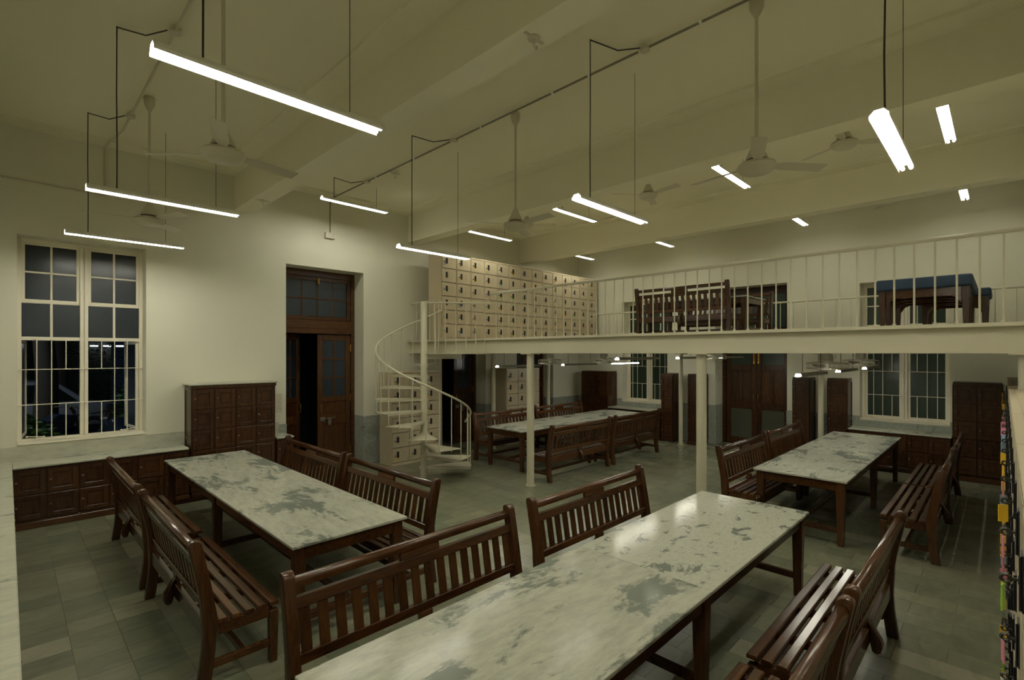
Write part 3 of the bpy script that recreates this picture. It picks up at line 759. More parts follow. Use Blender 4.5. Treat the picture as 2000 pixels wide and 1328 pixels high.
MB().tube(pts, 0.018, 8).build('handrail', 'steel', st, smooth=True)
# landing plate, its right-hand rail and posts
lp = [(0.0, -0.06), (DX - SX - 0.062, YL - SY), (DX - SX - 0.062, YR - SY), (SR * cos(ang(s_end)), SR * sin(ang(s_end))), (-0.03, 0.05)]
MB().prism(lp, 'z', 2.188, 2.2).build('landing', 'steel', st)
MB().box(0.02, -0.02, 2.10, DX - SX - 0.07, 0.02, 2.187).build('landing_bracket', 'steel', st)
MB().tube([(0.0, -0.0, 3.10), (0.3, -0.27, 3.10), (0.6, -0.49, 3.10), (0.85, YL - SY + 0.03, 3.095), (lx, YL - SY, 3.09), (lx, YL - SY + 0.005, 3.15)], 0.018, 8).build('landing_rail', 'steel', st, smooth=True)
for f in (0.16, 0.32, 0.48, 0.64, 0.80, 0.95):
    px, py = (DX - SX - 0.04) * f, (YL - SY) * f - 0.03 * sin(f * pi)
    MB().cyl((px, py, 2.19), (px, py, 3.095), 0.008, 6).build('baluster', 'steel', st, smooth=True)
for f in (0.3, 0.65, 0.98):
    bx0, by0 = SR * cos(ang(s_end)), SR * sin(ang(s_end))
    px, py = bx0 + (lx - 0.07 - bx0) * f, by0 + (ly - by0) * f
    MB().cyl((px, py, 2.19), (px, py, 3.05), 0.008, 6).build('baluster', 'steel', st, smooth=True)

# ------------------------------------------------------------------ benches (local: x along, back at y=0, seat towards +y)
BL = 1.80
def yc(z):
    P = [(0, -0.040), (0.2, -0.012), (0.42, 0.0), (0.60, -0.020), (0.80, -0.058), (1.0, -0.098)]
    for (a, ya), (b, yb) in zip(P, P[1:]):
        if z <= b: return ya + (yb - ya) * (z - a) / (b - a)
    return P[-1][1]
def leaned(mb, x0, x1, z0, z1, t, mi=0):
    y0, y1 = yc(z0), yc(z1)
    return mb.prism([(y0 - t / 2, z0), (y0 + t / 2, z0), (y1 + t / 2, z1), (y1 - t / 2, z1)], 'x', x0, x1, mi)
def make_bench():
    root = empty('bench')
    hw = BL / 2; pw = 0.062
    fr = []; bk = []
    for i in range(13):
        z = 0.955 * i / 12; y = yc(z)
        wd = 0.038 if z < 0.35 or z > 0.55 else 0.044
        fr.append((y + wd, z)); bk.append((y - wd, z))
    top = [(yc(0.965) + 0.036, 0.968), (yc(0.98) + 0.022, 0.984), (yc(0.985), 0.988), (yc(0.98) - 0.022, 0.984), (yc(0.965) - 0.036, 0.968)]
    prof = fr + top + bk[::-1]
    pm = MB().prism(prof, 'x', 0, pw).mesh('back_post', 'woodv', 0.006, 2, smooth=True)
    put('back_post', pm, root, (-hw, 0, 0)); put('back_post', pm, root, (hw - pw, 0, 0))
    lm = MB().prism([(0.0, 0), (0.05, 0), (0.058, 0.37), (-0.004, 0.37)], 'x', 0, pw - 0.008).mesh('front_leg', 'woodv', 0.004)
    put('front_leg', lm, root, (-hw + 0.004, 0.372, 0)); put('front_leg', lm, root, (hw - pw + 0.004, 0.372, 0))
    i0, i1 = -hw + pw - 0.004, hw - pw + 0.004
    tr = MB()
    yt = yc(0.925)
    tr.prism([(yt - 0.026, 0.893), (yt + 0.026, 0.893), (yt + 0.030, 0.93), (yt + 0.018, 0.950), (yt - 0.018, 0.950), (yt - 0.030, 0.93)], 'x', i0, i1)
    tr.build('top_rail', 'wood', root, bevel=0.004, smooth=True)
    leaned(MB(), -0.155, 0.155, 0.846, 0.892, 0.034).build('centre_block', 'wood', root, bevel=0.004)
    leaned(MB(), i0, i1, 0.782, 0.845, 0.036).build('upper_rail', 'wood', root, bevel=0.004)
    leaned(MB(), i0, i1, 0.492, 0.55, 0.036).build('lower_rail', 'wood', root, bevel=0.004)
    leaned(MB(), -0.05, 0.05, 0.425, 0.491, 0.036).build('back_strut', 'wood', root, bevel=0.003)
    n = 16; pitch = (i1 - i0) / n
    sm = leaned(MB(), -0.030, 0.030, 0.551, 0.781, 0.016).mesh('back_slat', 'woodv', 0.002)
    for k in range(n): put('back_slat', sm, root, (i0 + pitch * (k + 0.5), 0, 0))
    # seat: five slats over bearers
    sl = MB().prism([(0, 0.400), (0.062, 0.400), (0.062, 0.422), (0.054, 0.43), (0.008, 0.43), (0, 0.422)], 'x', -hw + 0.012, hw - 0.012).mesh('seat_slat', 'wood', 0.002)
    for k in range(5): put('seat_slat', sl, root, (0, 0.045 + k * 0.082, 0))
    # rails round the seat
    MB().box(i0 + 0.003, -0.032, 0.315, i1 - 0.003, 0.004, 0.423).build('back_apron', 'wood', root, bevel=0.004)
    MB().box(i0 + 0.003, 0.385, 0.330, i1 - 0.003, 0.409, 0.398).build('front_apron', 'wood', root, bevel=0.004)
    em = MB().box(0, 0.048, 0.325, 0.040, 0.371, 0.399).mesh('end_apron', 'wood', 0.004)
    put('end_apron', em, root, (-hw + 0.016, 0, 0)); put('end_apron', em, root, (hw - 0.056, 0, 0))
    bm_ = MB().box(-0.02, 0.005, 0.352, 0.02, 0.384, 0.399).mesh('seat_bearer', 'wood', 0.003)
    put('seat_bearer', bm_, root, (-hw / 2, 0, 0)); put('seat_bearer', bm_, root, (hw / 2, 0, 0))
    pd = [(0.03, 0.43), (-0.020, 0.455), (-0.045, 0.43), (-0.070, 0.385), (-0.092, 0.35), (-0.100, 0.31), (-0.090, 0.275), (-0.068, 0.26), (-0.045, 0.27), (-0.036, 0.305), (-0.033, 0.33), (-0.0325, 0.42)]
    MB().prism(pd[1:], 'x', -0.032, 0.032).build('centre_bracket', 'woodv', root, bevel=0.005, seg=2, smooth=True)
    put('seat_bearer', bm_, root)
    sd = MB().box(0, 0.02, 0.115, 0.036, 0.376, 0.165).mesh('side_stretcher', 'wood', 0.003)
    put('side_stretcher', sd, root, (-hw + 0.016, 0, 0)); put('side_stretcher', sd, root, (hw - 0.052, 0, 0))
    MB().box(-hw + 0.053, 0.19, 0.118, hw - 0.053, 0.225, 0.162).build('long_stretcher', 'wood', root, bevel=0.003)
    return root
proto_bench = make_bench()
first = [True]
def bench(label, x, y, rz, group, z=0):
    o = proto_bench if first[0] else copy_tree(proto_bench)
    first[0] = False
    o.location = (x, y, z); o.rotation_euler = (0, 0, rz)
    return tag(o, label, 'bench', group)
G1, G2, G3, G4 = 'benches along the left table', 'benches along the near table', 'benches along the far left table', 'benches along the right table'
# back faces away from the table: rz 0 -> seat towards +y
BO = 0.09
bench('wooden bench on the window side of the left table, nearer the camera', 0.94, 4.60, -pi / 2, G1)
bench('wooden bench on the window side of the left table, nearer the low cabinets', 0.94, 6.60, -pi / 2, G1)
bench('wooden bench on the staircase side of the left table, nearer the camera', 2.83, 4.78, pi / 2, G1)
bench('wooden bench on the staircase side of the left table, nearer the ajar door', 2.83, 6.66, pi / 2, G1)
bench('wooden slatted bench with its back in the centre foreground, close to the near table', 1.96, 2.74, pi, G2)
bench('wooden slatted bench in mid picture at the far end of the near table', 3.97, 2.74, pi, G2)
bench('glossy wooden bench right of the near table, farther of the two', 3.96, 0.65, 0, G2)
bench('glossy wooden bench in the bottom right corner beside the near table', 2.07, 0.65, 0, G2)
bench('wooden bench before the far left table, showing its back, nearer the staircase', 7.34, 5.52, 0, G3)
bench('wooden bench before the far left table, showing its back, nearer the cabinets', 9.28, 5.52, 0, G3)
bench('wooden bench behind the far left table, nearer the staircase', 7.66, 7.72, pi, G3)
bench('wooden bench behind the far left table, nearer the corner cabinet', 9.55, 7.72, pi, G3)
bench('wooden bench left of the right hand table, behind the near table', 7.46, 2.585, pi, G4)
bench('wooden bench left of the right hand table, nearer the far door', 9.33, 2.585, pi, G4)
bench('wooden bench right of the right hand table, nearer the camera', 7.66, 0.54, 0, G4)
bench('wooden bench right of the right hand table, nearer the dark cabinet', 9.50, 0.54, 0, G4)
bench('wooden bench up on the mezzanine with its back to the railing', 8.70, 4.22, -pi / 2, 'benches on the mezzanine', DECK)
bench('wooden bench up on the mezzanine beyond the table', 10.80, 4.22, pi / 2, 'benches on the mezzanine', DECK)

# ------------------------------------------------------------------ tables (local: x along, centred, z up)
def make_table(L, label, group, loc, rz, slabs=2, h=0.76, w=1.0, top='marble', legs=3, spots=None):
    root = thing('marble_table' if top == 'marble' else 'wooden_table', label, 'table', loc, rz, group)
    hl, hw = L / 2, w / 2
    if slabs:
        for k in range(slabs):
            a, b = -hl + L * k / slabs, -hl + L * (k + 1) / slabs
            MB().box(-(b - a) / 2 + 0.0006, -hw, h - 0.024, (b - a) / 2 - 0.0006, hw, h).build('slab', (spots if spots and k == slabs - 1 else top), root, ((a + b) / 2, 0, 0), bevel=0.005, seg=2)
    il, iw = hl - 0.03, hw - 0.03
    ht = h - 0.0245
    lg = 0.085
    xs = [-il, il - lg] if legs == 2 else [-il, -lg / 2, il - lg]
    lm = MB()
    t = 0.012
    v = [(t, t, 0), (lg - t, t, 0), (lg - t, lg - t, 0), (t, lg - t, 0), (0, 0, ht - 0.13), (lg, 0, ht - 0.13), (lg, lg, ht - 0.13), (0, lg, ht - 0.13), (0, 0, ht), (lg, 0, ht), (lg, lg, ht), (0, lg, ht)]
    f = [(3, 2, 1, 0), (8, 9, 10, 11)]
    for q in (0, 4):
        for j in range(4): f.append((q + j, q + (j + 1) % 4, q + 4 + (j + 1) % 4, q + 4 + j))
    lm = lm.quadify(v, f).mesh('leg', 'woodv', 0.004)
    for x in xs:
        put('leg', lm, root, (x, -iw, 0)); put('leg', lm, root, (x, iw - lg, 0))
        MB().box(x + 0.022, -iw + lg - 0.006, 0.15, x + lg - 0.022, iw - lg + 0.006, 0.205).build('cross_stretcher', 'wood', root, bevel=0.003)
    for a, b in zip(xs, xs[1:]):
        MB().box(a + lg - 0.024, -0.022, 0.155, b + 0.024, 0.022, 0.20).build('long_stretcher', 'wood', root, bevel=0.003)
        for s2 in (-1, 1):
            y0 = s2 * (iw - 0.012)
            MB().box(a + lg, min(y0, y0 - s2 * 0.024), ht - 0.105, b, max(y0, y0 - s2 * 0.024), ht).build('apron', 'wood', root, bevel=0.003)
    for x in (xs[0] + 0.010, xs[-1] + lg - 0.034):
        MB().box(x, -iw + lg, ht - 0.105, x + 0.024, iw - lg, ht).build('apron', 'wood', root, bevel=0.003)
    return root
GT = 'long marble topped reading tables'
make_table(4.30, 'long marble topped table on the left beside the window cabinets', GT, (1.985, 5.90, 0), pi / 2)
make_table(4.22, 'long marble topped table filling the foreground', GT, (3.01, 1.755, 0), 0, spots='spotted')
make_table(4.20, 'long marble topped table at the far left under the mezzanine', GT, (8.74, 6.79, 0), 0)
make_table(4.15, 'long marble topped table on the right in front of the green window', GT, (8.67, 1.745, 0), 0)
make_table(2.0, 'table up on the mezzanine between two wooden benches', None, (9.66, 4.22, DECK), pi / 2, 1, legs=2)
# blue covered tables on the mezzanine
def mattress(label, x0, x1, y0, y1, z0, z1):
    m = MB().box(x0, y0, z0, x1, y1, z1)
    o = m.build('blue_cover', 'bluefab', None, bevel=0.03, seg=3, smooth=True)
    return tag(o, label, 'cover', 'blue covers on the mezzanine tables')
def cover_table(label, x0, x1, y0, y1, h, n):
    o = thing('wooden_table', label, 'table', (x0, y0, DECK))
    L, w = x1 - x0, y1 - y0; lg = 0.085
    for k in range(n):
        x = (L - lg) * k / (n - 1)
        for y in (0, w - lg):
            put('leg', MB().quadify([(0.02, 0.02, 0), (lg - 0.02, 0.02, 0), (lg - 0.02, lg - 0.02, 0), (0.02, lg - 0.02, 0), (0, 0, h - 0.001), (lg, 0, h - 0.001), (lg, lg, h - 0.001), (0, lg, h - 0.001)],
                [(3, 2, 1, 0), (4, 5, 6, 7), (0, 1, 5, 4), (1, 2, 6, 5), (2, 3, 7, 6), (3, 0, 4, 7)]).mesh('leg', 'woodv', 0.003), o, (x, y, 0))
            sg = 1 if y == 0 else -1; yy = lg if y == 0 else w - lg
            MB().prism([(yy, h - 0.115), (yy + sg * 0.11, h - 0.115), (yy + sg * 0.05, h - 0.14), (yy, h - 0.22)], 'x', x + 0.02, x + lg - 0.02).build('corner_bracket', 'wood', o)
        MB().box(x + 0.015, lg, h - 0.113, x + lg - 0.015, w - lg, h - 0.001).build('end_rail', 'wood', o, bevel=0.003)
    for y in (0.01, w - 0.036):
        MB().box(lg, y, h - 0.113, L - lg, y + 0.026, h - 0.001).build('apron', 'wood', o, bevel=0.003)
    return o
cover_table('wooden table up on the mezzanine carrying a blue cover, nearer the railing', 8.80, 10.35, 0.31, 1.28, 0.615, 4)
mattress('thick dark blue cover on the mezzanine table nearer the railing', 8.76, 10.38, 0.28, 1.31, DECK + 0.616, DECK + 0.77)
cover_table('smaller wooden table up on the mezzanine behind the blue covered one', 10.44, 11.28, 0.16, 0.95, 0.605, 2)
mattress('dark blue cover on the smaller mezzanine table farther back', 10.41, 11.30, 0.13, 0.98, DECK + 0.606, DECK + 0.73)

# ------------------------------------------------------------------ hanging lamps
HL = 1.23
def trough(w_top, w_bot, h, t=0.004):
    a, b = w_top / 2, w_bot / 2
    out = [(-b, -h), (-b, -h + 0.018), (-a, 0), (a, 0), (b, -h + 0.018), (b, -h)]
    inn = [(b - t, -h), (b - t, -h + 0.017), (a - t, -t), (-a + t, -t), (-b + t, -h + 0.017), (-b + t, -h)]
    return out + inn
HM = MB().prism(trough(0.055, 0.106, 0.05), 'x', -HL / 2, HL / 2).mesh('reflector', 'reflector')
TMESH = MB().cyl((-HL / 2 + 0.01, 0, 0), (HL / 2 - 0.01, 0, 0), 0.013, 10).mesh('lamp_tube', 'tube', smooth=True)
CAPM = MB().box(-0.010, -0.03, -0.05, 0.010, 0.03, -0.004).mesh('socket', 'reflector')
TMESH2 = TMESH.copy(); TMESH2.materials[0] = M['tubehigh']
def lamp(label, xc, y, z, ztop, group, cable=True):
    tmesh = TMESH2 if z > 4.7 and xc > 6 else TMESH
    o = thing('hanging_lamp', label, 'lamp', (xc, y, z), 0, group)
    put('reflector', HM, o, (0, 0, 0.05))
    put('lamp_tube', tmesh, o, (0, -0.025, 0.016)); put('lamp_tube', tmesh, o, (0, 0.025, 0.016))
    if cable:
        h = ztop - z
        MB().tube([(-0.40, 0, 0.049), (-0.398, 0.004, h * 0.3), (-0.403, -0.003, h * 0.6), (-0.40, 0, h - 0.002)], 0.0055, 6).build('power_cable', 'cable', o, smooth=True)
        MB().cyl((0.40, 0, 0.049), (0.40, 0, h - 0.002), 0.003, 5).build('suspension_wire', 'wire', o)
    return o
LY = [0.45, 2.85, 5.68, 7.98]
DESC = {0: ['over the camera', 'nearest the camera at top left', 'above the left table', 'before the tall night window'],
        1: ['at the upper right above the near table', 'hanging above the middle of the near table', 'in front of the mezzanine lockers', 'close to the ceiling above the ajar door'],
        2: ['high over the mezzanine at the right edge', 'high over the mezzanine, second from the right', 'high over the mezzanine, third from the right', 'high over the mezzanine lockers'],
        3: ['in the farthest bay at the right edge', 'in the farthest bay, second from the right', 'in the farthest bay, third from the right', 'in the farthest bay over the corner lockers']}
for r, (xc, z) in enumerate(((1.10, 3.64), (4.27, 3.61), (7.40, 4.74), (10.57, 4.74))):
    for k, y in enumerate(LY):
        zz = 4.76 if (r == 1 and k == 3) else z
        yy = y + (0.05 if r < 2 else -0.05) * (k > 0)
        if r == 1 and k == 1: yy = 2.78
        if r == 1 and k == 0: yy = 0.53
        lamp('white twin tube lamp %s' % DESC[r][k], xc, yy, zz, ZC, 'twin tube lamps hung from the ceiling', True)
# slim lamps under the mezzanine
GM = MB().prism(trough(0.05, 0.07, 0.040, 0.003), 'x', -HL / 2 + 0.04, HL / 2).mesh('lamp_case', 'grey_case')
GT_ = MB().cyl((-HL / 2 + 0.0, 0, 0), (HL / 2 - 0.01, 0, 0), 0.011, 8).mesh('lamp_tube', 'tubelow', smooth=True)
for yr, z, nm in ((6.6, 1.94, 'above the far left table'), (4.05, 2.10, 'above the aisle under the mezzanine'), (1.66, 1.93, 'above the right hand table')):
    for k, x0 in enumerate((6.27, 8.18, 10.05)):
        o = thing('deck_lamp', 'slim grey tube lamp %s, %s of three' % (nm, ('nearest', 'middle', 'farthest')[k]), 'lamp', (x0 + HL / 2, yr, z), 0, 'slim lamps under the mezzanine')
        if yr == 6.6 and k == 2: box('lamp_case', (-HL / 2, -0.012, 0.030), (HL / 2, 0.012, 0.04), 'grey_case', o)
        else: put('lamp_case', GM, o, (0, 0, 0.04))
        put('lamp_tube', GT_, o, (0, 0, 0.014))
        h = DECK - 0.05 - z
        for s2 in (-0.4, 0.4): MB().cyl((s2, 0, 0.039), (s2, 0, h), 0.004, 5).build('suspension_wire', 'wire', o)

# ------------------------------------------------------------------ ceiling fans
def fan(label, x, y, z, ztop, group, phase=0.3, blades=3):
    o = thing('ceiling_fan', label, 'fan', (x, y, 0), 0, group)
    MB().cyl((0, 0, z + 0.15), (0, 0, ztop - 0.05), 0.014, 10).build('down_rod', 'fan', o, smooth=True)
    MB().lathe([(0.02, ztop - 0.16 - z), (0.055, ztop - 0.09 - z), (0.06, ztop - 0.02 - z), (0.05, ztop - 0.001 - z)], 14, (0, 0, z)).build('canopy', 'fan', o, smooth=True)
    m = MB().lathe([(0.02, 0.20), (0.035, 0.16), (0.075, 0.075), (0.085, 0.055), (0.09, 0.035)], 18, (0, 0, z)).build('motor_cover', 'fan', o, smooth=True)
    MB().lathe([(0.082, 0.018), (0.082, 0.036)], 18, (0, 0, z)).build('motor_band', 'fandark', o, smooth=True)
    MB().lathe([(0.10, -0.075), (0.13, -0.06), (0.155, -0.02), (0.145, 0.0), (0.08, 0.019)], 20, (0, 0, z)).build('motor', 'fan', o, smooth=True)
    me = MB().quadify([(0.12, -0.02, 0.006), (0.24, -0.05, 0.012), (0.60, -0.055, 0.012), (0.60, 0.055, -0.012), (0.24, 0.05, -0.012), (0.12, 0.02, -0.006)] + [(0.12, -0.02, 0.009), (0.24, -0.05, 0.015), (0.60, -0.055, 0.015), (0.60, 0.055, -0.009), (0.24, 0.05, -0.009), (0.12, 0.02, -0.003)],
                      [(5, 4, 3, 2, 1, 0), (6, 7, 8, 9, 10, 11)] + [(i, (i + 1) % 6, 6 + (i + 1) % 6, 6 + i) for i in range(6)]).mesh('blade', 'fan')
    for k in range(blades): put('blade', me, o, (0, 0, z - 0.01), phase + 2 * pi * k / blades)
    return o
GF = 'ceiling fans on long rods'
fan('cream ceiling fan on a long rod, nearest the top left lamp', 1.16, 4.24, 3.74, ZC, GF, 0.2)
fan('cream ceiling fan on a long rod before the window wall', 1.16, 7.05, 3.76, ZC, GF, 0.9)
fan('cream ceiling fan on a long rod in the middle of the hall', 4.41, 4.29, 3.80, ZC, GF, 0.5)
fan('cream ceiling fan on a long rod at the upper right', 4.40, 1.47, 3.78, ZC, GF, 1.4)
GF2 = 'ceiling fans over the mezzanine'
fan('short rod ceiling fan above the mezzanine lockers', 7.42, 6.90, 4.82, ZC, GF2, -0.8)
fan('short rod ceiling fan over the mezzanine behind the near lamp', 7.42, 4.17, 4.82, ZC, GF2, 0.35)
fan('short rod ceiling fan over the mezzanine left of the upper right lamp', 7.42, 1.43, 4.86, ZC, GF2, 1.1)
fan('short rod ceiling fan in the farthest bay', 10.6, 1.43, 4.84, ZC, GF2, 0.4)

# caged fans below the deck
def cage_fan(label, x, y, z):
    o = thing('cage_fan', label, 'fan', (x, y, z), 0, 'caged fans under the mezzanine')
    R = 0.24
    c = MB().ring((0, 0, 0.035), R, 0.006, 28, 5).ring((0, 0, -0.035), R, 0.006, 28, 5).ring((0, 0, -0.06), 0.12, 0.003, 20, 4).ring((0, 0, -0.065), 0.06, 0.003, 16, 4)
    for k in range(24):
        a = 2 * pi * k / 24; ca, sa = cos(a), sin(a)
        c.tube([(0.05 * ca, 0.05 * sa, 0.06), (0.16 * ca, 0.16 * sa, 0.055), (R * ca, R * sa, 0.035), (R * 1.02 * ca, R * 1.02 * sa, 0), (R * ca, R * sa, -0.035), (0.12 * ca, 0.12 * sa, -0.06), (0.03 * ca, 0.03 * sa, -0.068)], 0.002, 3)
    c.build('cage', 'fancage', o)
    MB().lathe([(0.05, 0.05), (0.07, 0.07), (0.07, 0.14), (0.05, 0.165), (0.02, 0.17)], 16).build('motor', 'fancage', o, smooth=True)
    MB().box(-0.012, -0.10, 0.10, 0.012, -0.09, 0.24).box(-0.012, 0.09, 0.10, 0.012, 0.10, 0.24).box(-0.012, -0.10, 0.22, 0.012, 0.10, 0.235).box(-0.012, -0.09, 0.10, 0.012, -0.06, 0.112).box(-0.012, 0.06, 0.10, 0.012, 0.09, 0.112).cyl((0, 0, 0.235), (0, 0, DECK - 0.05 - z), 0.02, 8).build('bracket', 'fancage', o)
    bl = MB().quadify([(0.03, -0.02, 0.012), (0.18, -0.055, 0.025), (0.205, 0.0, 0.0), (0.18, 0.05, -0.022), (0.03, 0.02, -0.012)] + [(0.03, -0.02, 0.015), (0.18, -0.055, 0.028), (0.205, 0.0, 0.003), (0.18, 0.05, -0.019), (0.03, 0.02, -0.009)],
                      [(4, 3, 2, 1, 0), (5, 6, 7, 8, 9)] + [(i, (i + 1) % 5, 5 + (i + 1) % 5, 5 + i) for i in range(5)]).mesh('blade', 'fancage')
    for k in range(3): put('blade', bl, o, (0, 0, 0), 2 * pi * k / 3 + 0.3)
    MB().lathe([(0.03, -0.03), (0.035, 0.0), (0.035, 0.05)], 12).build('hub', 'fancage', o, smooth=True)
    return o
cage_fan('grey caged fan above the far left table, beside the front column', 7.80, 6.60, 2.03)
cage_fan('grey caged fan above the far left table, nearer the corner window', 9.72, 6.60, 2.03)
cage_fan('grey caged fan above the right hand table, nearer the railing', 7.80, 1.70, 2.03)
cage_fan('grey caged fan above the right hand table, nearer the green window', 9.78, 1.66, 2.05)
cage_fan('grey caged fan over the aisle before the far double door', 9.72, 4.05, 2.13)

# ------------------------------------------------------------------ conduits, boxes, hooks
def conduit(name, label, pts, r=0.011, clips=(), mat='conduit'):
    o = thing(name, label, 'conduit')
    MB().tube(pts, r, 6).build('pipe', mat, o, smooth=True)
    for p in clips: MB().box(p[0] - 0.02, p[1] - 0.012, p[2] - 0.014, p[0] + 0.02, p[1] + 0.012, p[2] + 0.014).build('clip', 'reflector', o)
    return o
zc = ZC - 0.036
conduit('wiring_conduit', 'thin conduit coloured dark for shadow, crossing the middle bay of the ceiling to the window wall', [(4.30, -0.3, zc - 0.012), (4.30, YA - 0.30, zc - 0.012), (4.30, YA - 0.015, zc - 0.012), (4.30, YA - 0.015, 4.48)],
        clips=[(4.30, y, zc - 0.012) for y in (1.0, 1.9, 2.5, 3.1, 3.6, 4.8, 5.4, 6.3, 7.4)])
conduit('wiring_conduit', 'grey conduit on the ceiling at the upper left', [(1.07, 0.5, zc - 0.012), (1.07, YA - 0.9, zc - 0.012), (1.00, YA - 0.3, zc - 0.012), (0.98, YA - 0.03, zc - 0.03), (0.98, YA - 0.02, 4.46)], 0.013, mat='fan')
conduit('wiring_conduit', 'thin conduit running along the top of the window wall at left', [(X0 + 0.02, YA - 0.014, 4.46), (0.97, YA - 0.014, 4.44)], 0.011, mat='fan')
def jbox(label, x, y):
    return tag(MB().lathe([(0.045, -0.035), (0.05, -0.03), (0.05, 0.0)], 14, (x, y, zc)).build('junction_box', 'fan', smooth=True), label, 'junction box', 'junction boxes on the ceiling')
for (xf, yf, xj, yj, a) in ((1.10, 5.73, 1.07, 5.35, 'above the left table'), (1.10, 8.03, 1.07, 7.65, 'before the night window'), (4.27, 2.78, 4.30, 2.45, 'above the near table'), (4.27, 5.73, 4.30, 5.35, 'before the mezzanine lockers'), (4.27, 8.03, 4.30, 7.70, 'above the ajar door')):
    jbox('round ceiling junction box for the lamp %s' % a, xj, yj)
    x_c = xf - 0.40
    lo = min((q for q in bpy.data.objects if q.name.startswith('hanging_lamp')), key=lambda q: (q.location.x - xf) ** 2 + (q.location.y - yf) ** 2)
    P0 = lo.location; pts = [Vector(v) - P0 for v in ((x_c, P0.y, ZC - 0.010), ((x_c + xj) / 2, (P0.y + yj) / 2, zc - 0.05), (xj - 0.055, yj + 0.02, zc - 0.02))]
    MB().tube(pts, 0.006, 6).build('flex_cord', 'cable', lo, smooth=True)
def hook(label, x, y, z):
    mb = MB().lathe([(0.05, -0.012), (0.05, 0.0)], 12, (x, y, z)).box(x - 0.10, y - 0.012, z - 0.008, x + 0.10, y + 0.012, z)
    mb.tube([(x, y, z - 0.01), (x, y, z - 0.06), (x + 0.02, y, z - 0.085), (x + 0.035, y, z - 0.07), (x + 0.03, y, z - 0.05)], 0.007, 6)
    return tag(mb.build('ceiling_hook', 'fan', smooth=True), label, 'hook', 'hooks on the ceiling')
hook('bare hook under the first beam at the top of the picture', 2.79, 2.52, 4.58)
hook('bare hook under the first beam close to the window wall', 2.79, 8.2, 4.58)
hook('bare fan hook on the ceiling above the ajar door lamp', 4.42, 7.05, zc)
def wall_box(name, label, a, b, mat='plate', detail=None):
    o = tag(box(name, a, b, mat, None, 0.004), label, 'switch' if 'switch' in name else 'box')
    return o
wall_box('surface_box', 'small white box on the window wall where the conduit ends', (4.20, YA - 0.05, 4.37), (4.38, YA - 0.001, 4.48))
sw = thing('switch_board', 'white socket and switch board beside the ajar door', 'switch', (3.345, YA - 0.001, 1.33))
box('plate', (-0.07, -0.014, -0.16), (0.075, 0, 0.16), 'plate', sw, 0.004)
for z in (-0.09, 0.0):
    for q in ((0, 0.028), (-0.02, -0.01), (0.02, -0.01)):
        MB().cyl((0.02 + q[0], -0.0142, z + q[1]), (0.02 + q[0], -0.0155, z + q[1]), 0.006, 8).build('socket_hole', 'black', sw)
for z in (-0.02, 0.05, 0.11): box('rocker', (-0.055, -0.019, z), (-0.025, -0.014, z + 0.04), 'plate', sw, 0.002)
sw = thing('switch_board', 'white switch board in the reveal of the far double door', 'switch', (XB + 0.18, 4.97 - 0.013, 1.72), 0)
box('plate', (-0.09, -0.014, -0.16), (0.09, 0, 0.16), 'plate', sw, 0.004)
for i in range(3): box('rocker', (-0.06 + i * 0.045, -0.019, 0.02), (-0.03 + i * 0.045, -0.014, 0.07), 'plate', sw, 0.002)

# ------------------------------------------------------------------ night outside the window and behind the doors
struct(box('ground', (-14, YA + WT + 0.01, 0.10), (3.15, 34, 0.12), 'asphalt'), 'dark night ground outside the window', 'ground')
for i, (a, b) in enumerate(((3.3, 5.2), (6.7, 8.5), (9.2, 11.1))):
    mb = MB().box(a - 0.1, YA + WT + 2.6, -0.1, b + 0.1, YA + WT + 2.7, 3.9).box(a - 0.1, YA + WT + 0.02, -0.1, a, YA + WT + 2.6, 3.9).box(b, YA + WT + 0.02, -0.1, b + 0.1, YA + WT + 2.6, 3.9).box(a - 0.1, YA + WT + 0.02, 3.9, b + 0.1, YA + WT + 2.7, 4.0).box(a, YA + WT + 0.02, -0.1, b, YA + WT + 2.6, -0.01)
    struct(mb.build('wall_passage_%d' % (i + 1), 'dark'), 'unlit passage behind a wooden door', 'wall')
rnd = random.Random(3)
def shrub(label, cx, cy, r, h, n):
    o = thing('shrub', label, 'shrub', (cx, cy, 0.121), 0, 'shrubs outside the window')
    mb = MB()
    for i in range(n):
        a = rnd.uniform(0, 2 * pi); q = r * math.sqrt(rnd.random()); z = h * rnd.random() ** 0.6
        q *= math.sin(pi * min(0.98, 0.25 + 0.72 * z / h)) ** 0.5
        p = Vector((q * cos(a), q * sin(a), z)); s2 = rnd.uniform(0.04, 0.09)
        R = Matrix.Rotation(rnd.uniform(0, 6.3), 3, 'Z') @ Matrix.Rotation(rnd.uniform(-0.9, 0.9), 3, 'X')
        q4 = [R @ Vector(v) * s2 + p for v in ((-1, 0, 0), (0, -0.45, 0.1), (1, 0, 0), (0, 0.45, 0.1))]
        mb.quadify(q4, [(0, 1, 2, 3)])
    lo = mb.build('foliage', 'leaf', o); lo['kind'] = 'stuff'
    MB().cyl((0, 0, 0), (0, 0, h * 0.7), 0.02, 6).build('stem', 'bark', o)
    return o
shrub('dark leafy shrub just outside the left half of the open window', 0.0, 11.0, 0.75, 1.10, 2200)
shrub('dark leafy shrub outside the right half of the open window', 2.1, 13.4, 0.6, 1.6, 1500)
shrub('tall dark bush far outside the open window', 1.6, 21.0, 1.4, 3.0, 1600)
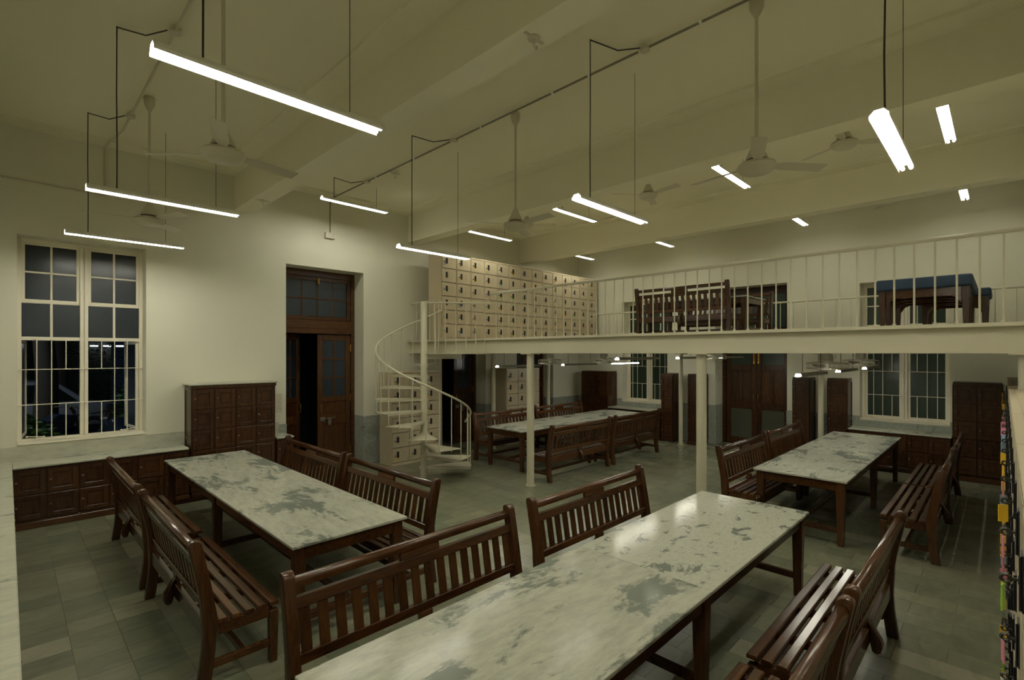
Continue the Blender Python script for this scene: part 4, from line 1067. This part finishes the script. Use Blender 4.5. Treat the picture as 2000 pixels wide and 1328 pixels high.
for i, (tx, ty) in enumerate(((0.55, 14.5), (1.0, 19.0))):
    o = thing('tree', 'dark tree trunk outside the window, %s' % ('nearer' if i == 0 else 'farther'), 'tree', (tx, ty, 0.121))
    MB().tube([(0, 0, 0), (0.05, 0, 1.5), (-0.05, 0, 3.0), (0.1, 0, 5.0)], 0.2, 10, rs=[0.24, 0.19, 0.17, 0.12]).build('trunk', 'bark', o, smooth=True)
    mb = MB()
    for k in range(900):
        v = Vector((rnd.gauss(0, 1), rnd.gauss(0, 1), rnd.gauss(0, 0.6))) * 0.8 + Vector((0, 0, 5.2)); s2 = 0.12
        R = Matrix.Rotation(rnd.uniform(0, 6.3), 3, 'Z') @ Matrix.Rotation(rnd.uniform(-0.9, 0.9), 3, 'X')
        mb.quadify([R @ Vector(c) * s2 + v for c in ((-1, 0, 0), (0, -0.45, 0.1), (1, 0, 0), (0, 0.45, 0.1))], [(0, 1, 2, 3)])
    lo = mb.build('crown', 'leaf', o); lo['kind'] = 'stuff'
def motorbike(label, x, y, rz):
    o = thing('motorcycle', label, 'motorcycle', (x, y, 0.121), rz, 'motorcycles parked outside')
    for sx in (-0.62, 0.62):
        MB().ring((sx, 0, 0.30), 0.26, 0.045, 20, 6, 'y').build('wheel', 'rubber', o, smooth=True)
    MB().prism([(-0.75, 0.55), (-0.1, 0.5), (0.35, 0.62), (0.45, 0.85), (0.1, 0.92), (-0.1, 0.78), (-0.7, 0.76)], 'y', -0.12, 0.12).build('body', 'bike', o, bevel=0.03, seg=2, smooth=True)
    MB().box(-0.25, -0.13, 0.25, 0.25, 0.13, 0.52).build('engine', 'iron', o, bevel=0.02)
    MB().tube([(0.62, 0, 0.3), (0.42, 0, 0.95), (0.36, 0.0, 1.02)], 0.03, 8).build('fork', 'iron', o, smooth=True)
    MB().tube([(0.30, -0.33, 1.02), (0.40, 0, 1.04), (0.30, 0.33, 1.02)], 0.014, 6).build('handlebar', 'iron', o, smooth=True)
    MB().lathe([(0.02, -0.06), (0.09, 0.0), (0.085, 0.02)], 12, (0.52, 0, 0.88)).build('headlamp', 'car', o, smooth=True)
    return o
motorbike('dark motorcycle parked outside below the right half of the open window', 1.45, 11.25, 1.9)
motorbike('motorcycle parked behind the shrub outside the open window', 0.55, 12.9, 0.5)
o = thing('parked_car', 'pale car parked in the dark outside the open window', 'car', (0.1, 16.2, 0.121), 0.15)
MB().prism([(-2.0, 0.35), (2.0, 0.35), (2.05, 0.75), (1.2, 0.92), (0.6, 1.42), (-0.9, 1.45), (-1.5, 0.98), (-2.05, 0.85)], 'y', -0.82, 0.82).build('body', 'car', o, bevel=0.08, seg=2, smooth=True)
for sx in (-1.25, 1.25):
    for sy in (-0.75, 0.75): MB().ring((sx, sy, 0.31), 0.22, 0.09, 20, 6, 'y').build('wheel', 'rubber', o, smooth=True)
MB().prism([(-0.85, 0.97), (0.95, 0.97), (0.53, 1.36), (-0.82, 1.38)], 'y', -0.83, 0.83).build('side_glass', 'black', o)
o = thing('night_building', 'dark building across the yard with a lit strip of lamps', 'building', (3, 27, 0.121))
box('facade', (-14, 0, 0), (0.1, 0.4, 8), 'dark', o)
M['lampstrip'] = emit('far_lamps', (0.85, 0.95, 1.0, 1), 5)
for k in range(4): box('lamp', (-0.6 + k * 0.42, -0.30, 2.36), (-0.35 + k * 0.42, -0.22, 2.41), 'lampstrip', o)

M['yard'] = emit('added_yard_glow', (0.75, 0.9, 1.0, 1), 900)  # added lamp out of view, brightens the shrubs and motorcycles outside
o = thing('added_yard_lamp', 'added unseen lamp on a pole brightening the dark yard outside the window', 'lamp', (-2.6, 12.4, 0.121))
MB().cyl((0, 0, 0), (0, 0, 4.0), 0.05, 8).build('pole', 'iron', o, smooth=True)
MB().tube([(0, 0, 4.0), (0.15, 0.05, 4.15), (0.5, 0.2, 4.15)], 0.03, 8).build('arm', 'iron', o, smooth=True)
MB().lathe([(0.16, -0.02), (0.10, 0.10), (0.03, 0.14)], 14, (0.5, 0.2, 4.05)).build('shade', 'iron', o, smooth=True)
MB().lathe([(0.01, -0.05), (0.06, -0.03), (0.07, 0.0), (0.04, 0.03)], 12, (0.5, 0.2, 4.0)).build('bulb', 'yard', o, smooth=True)
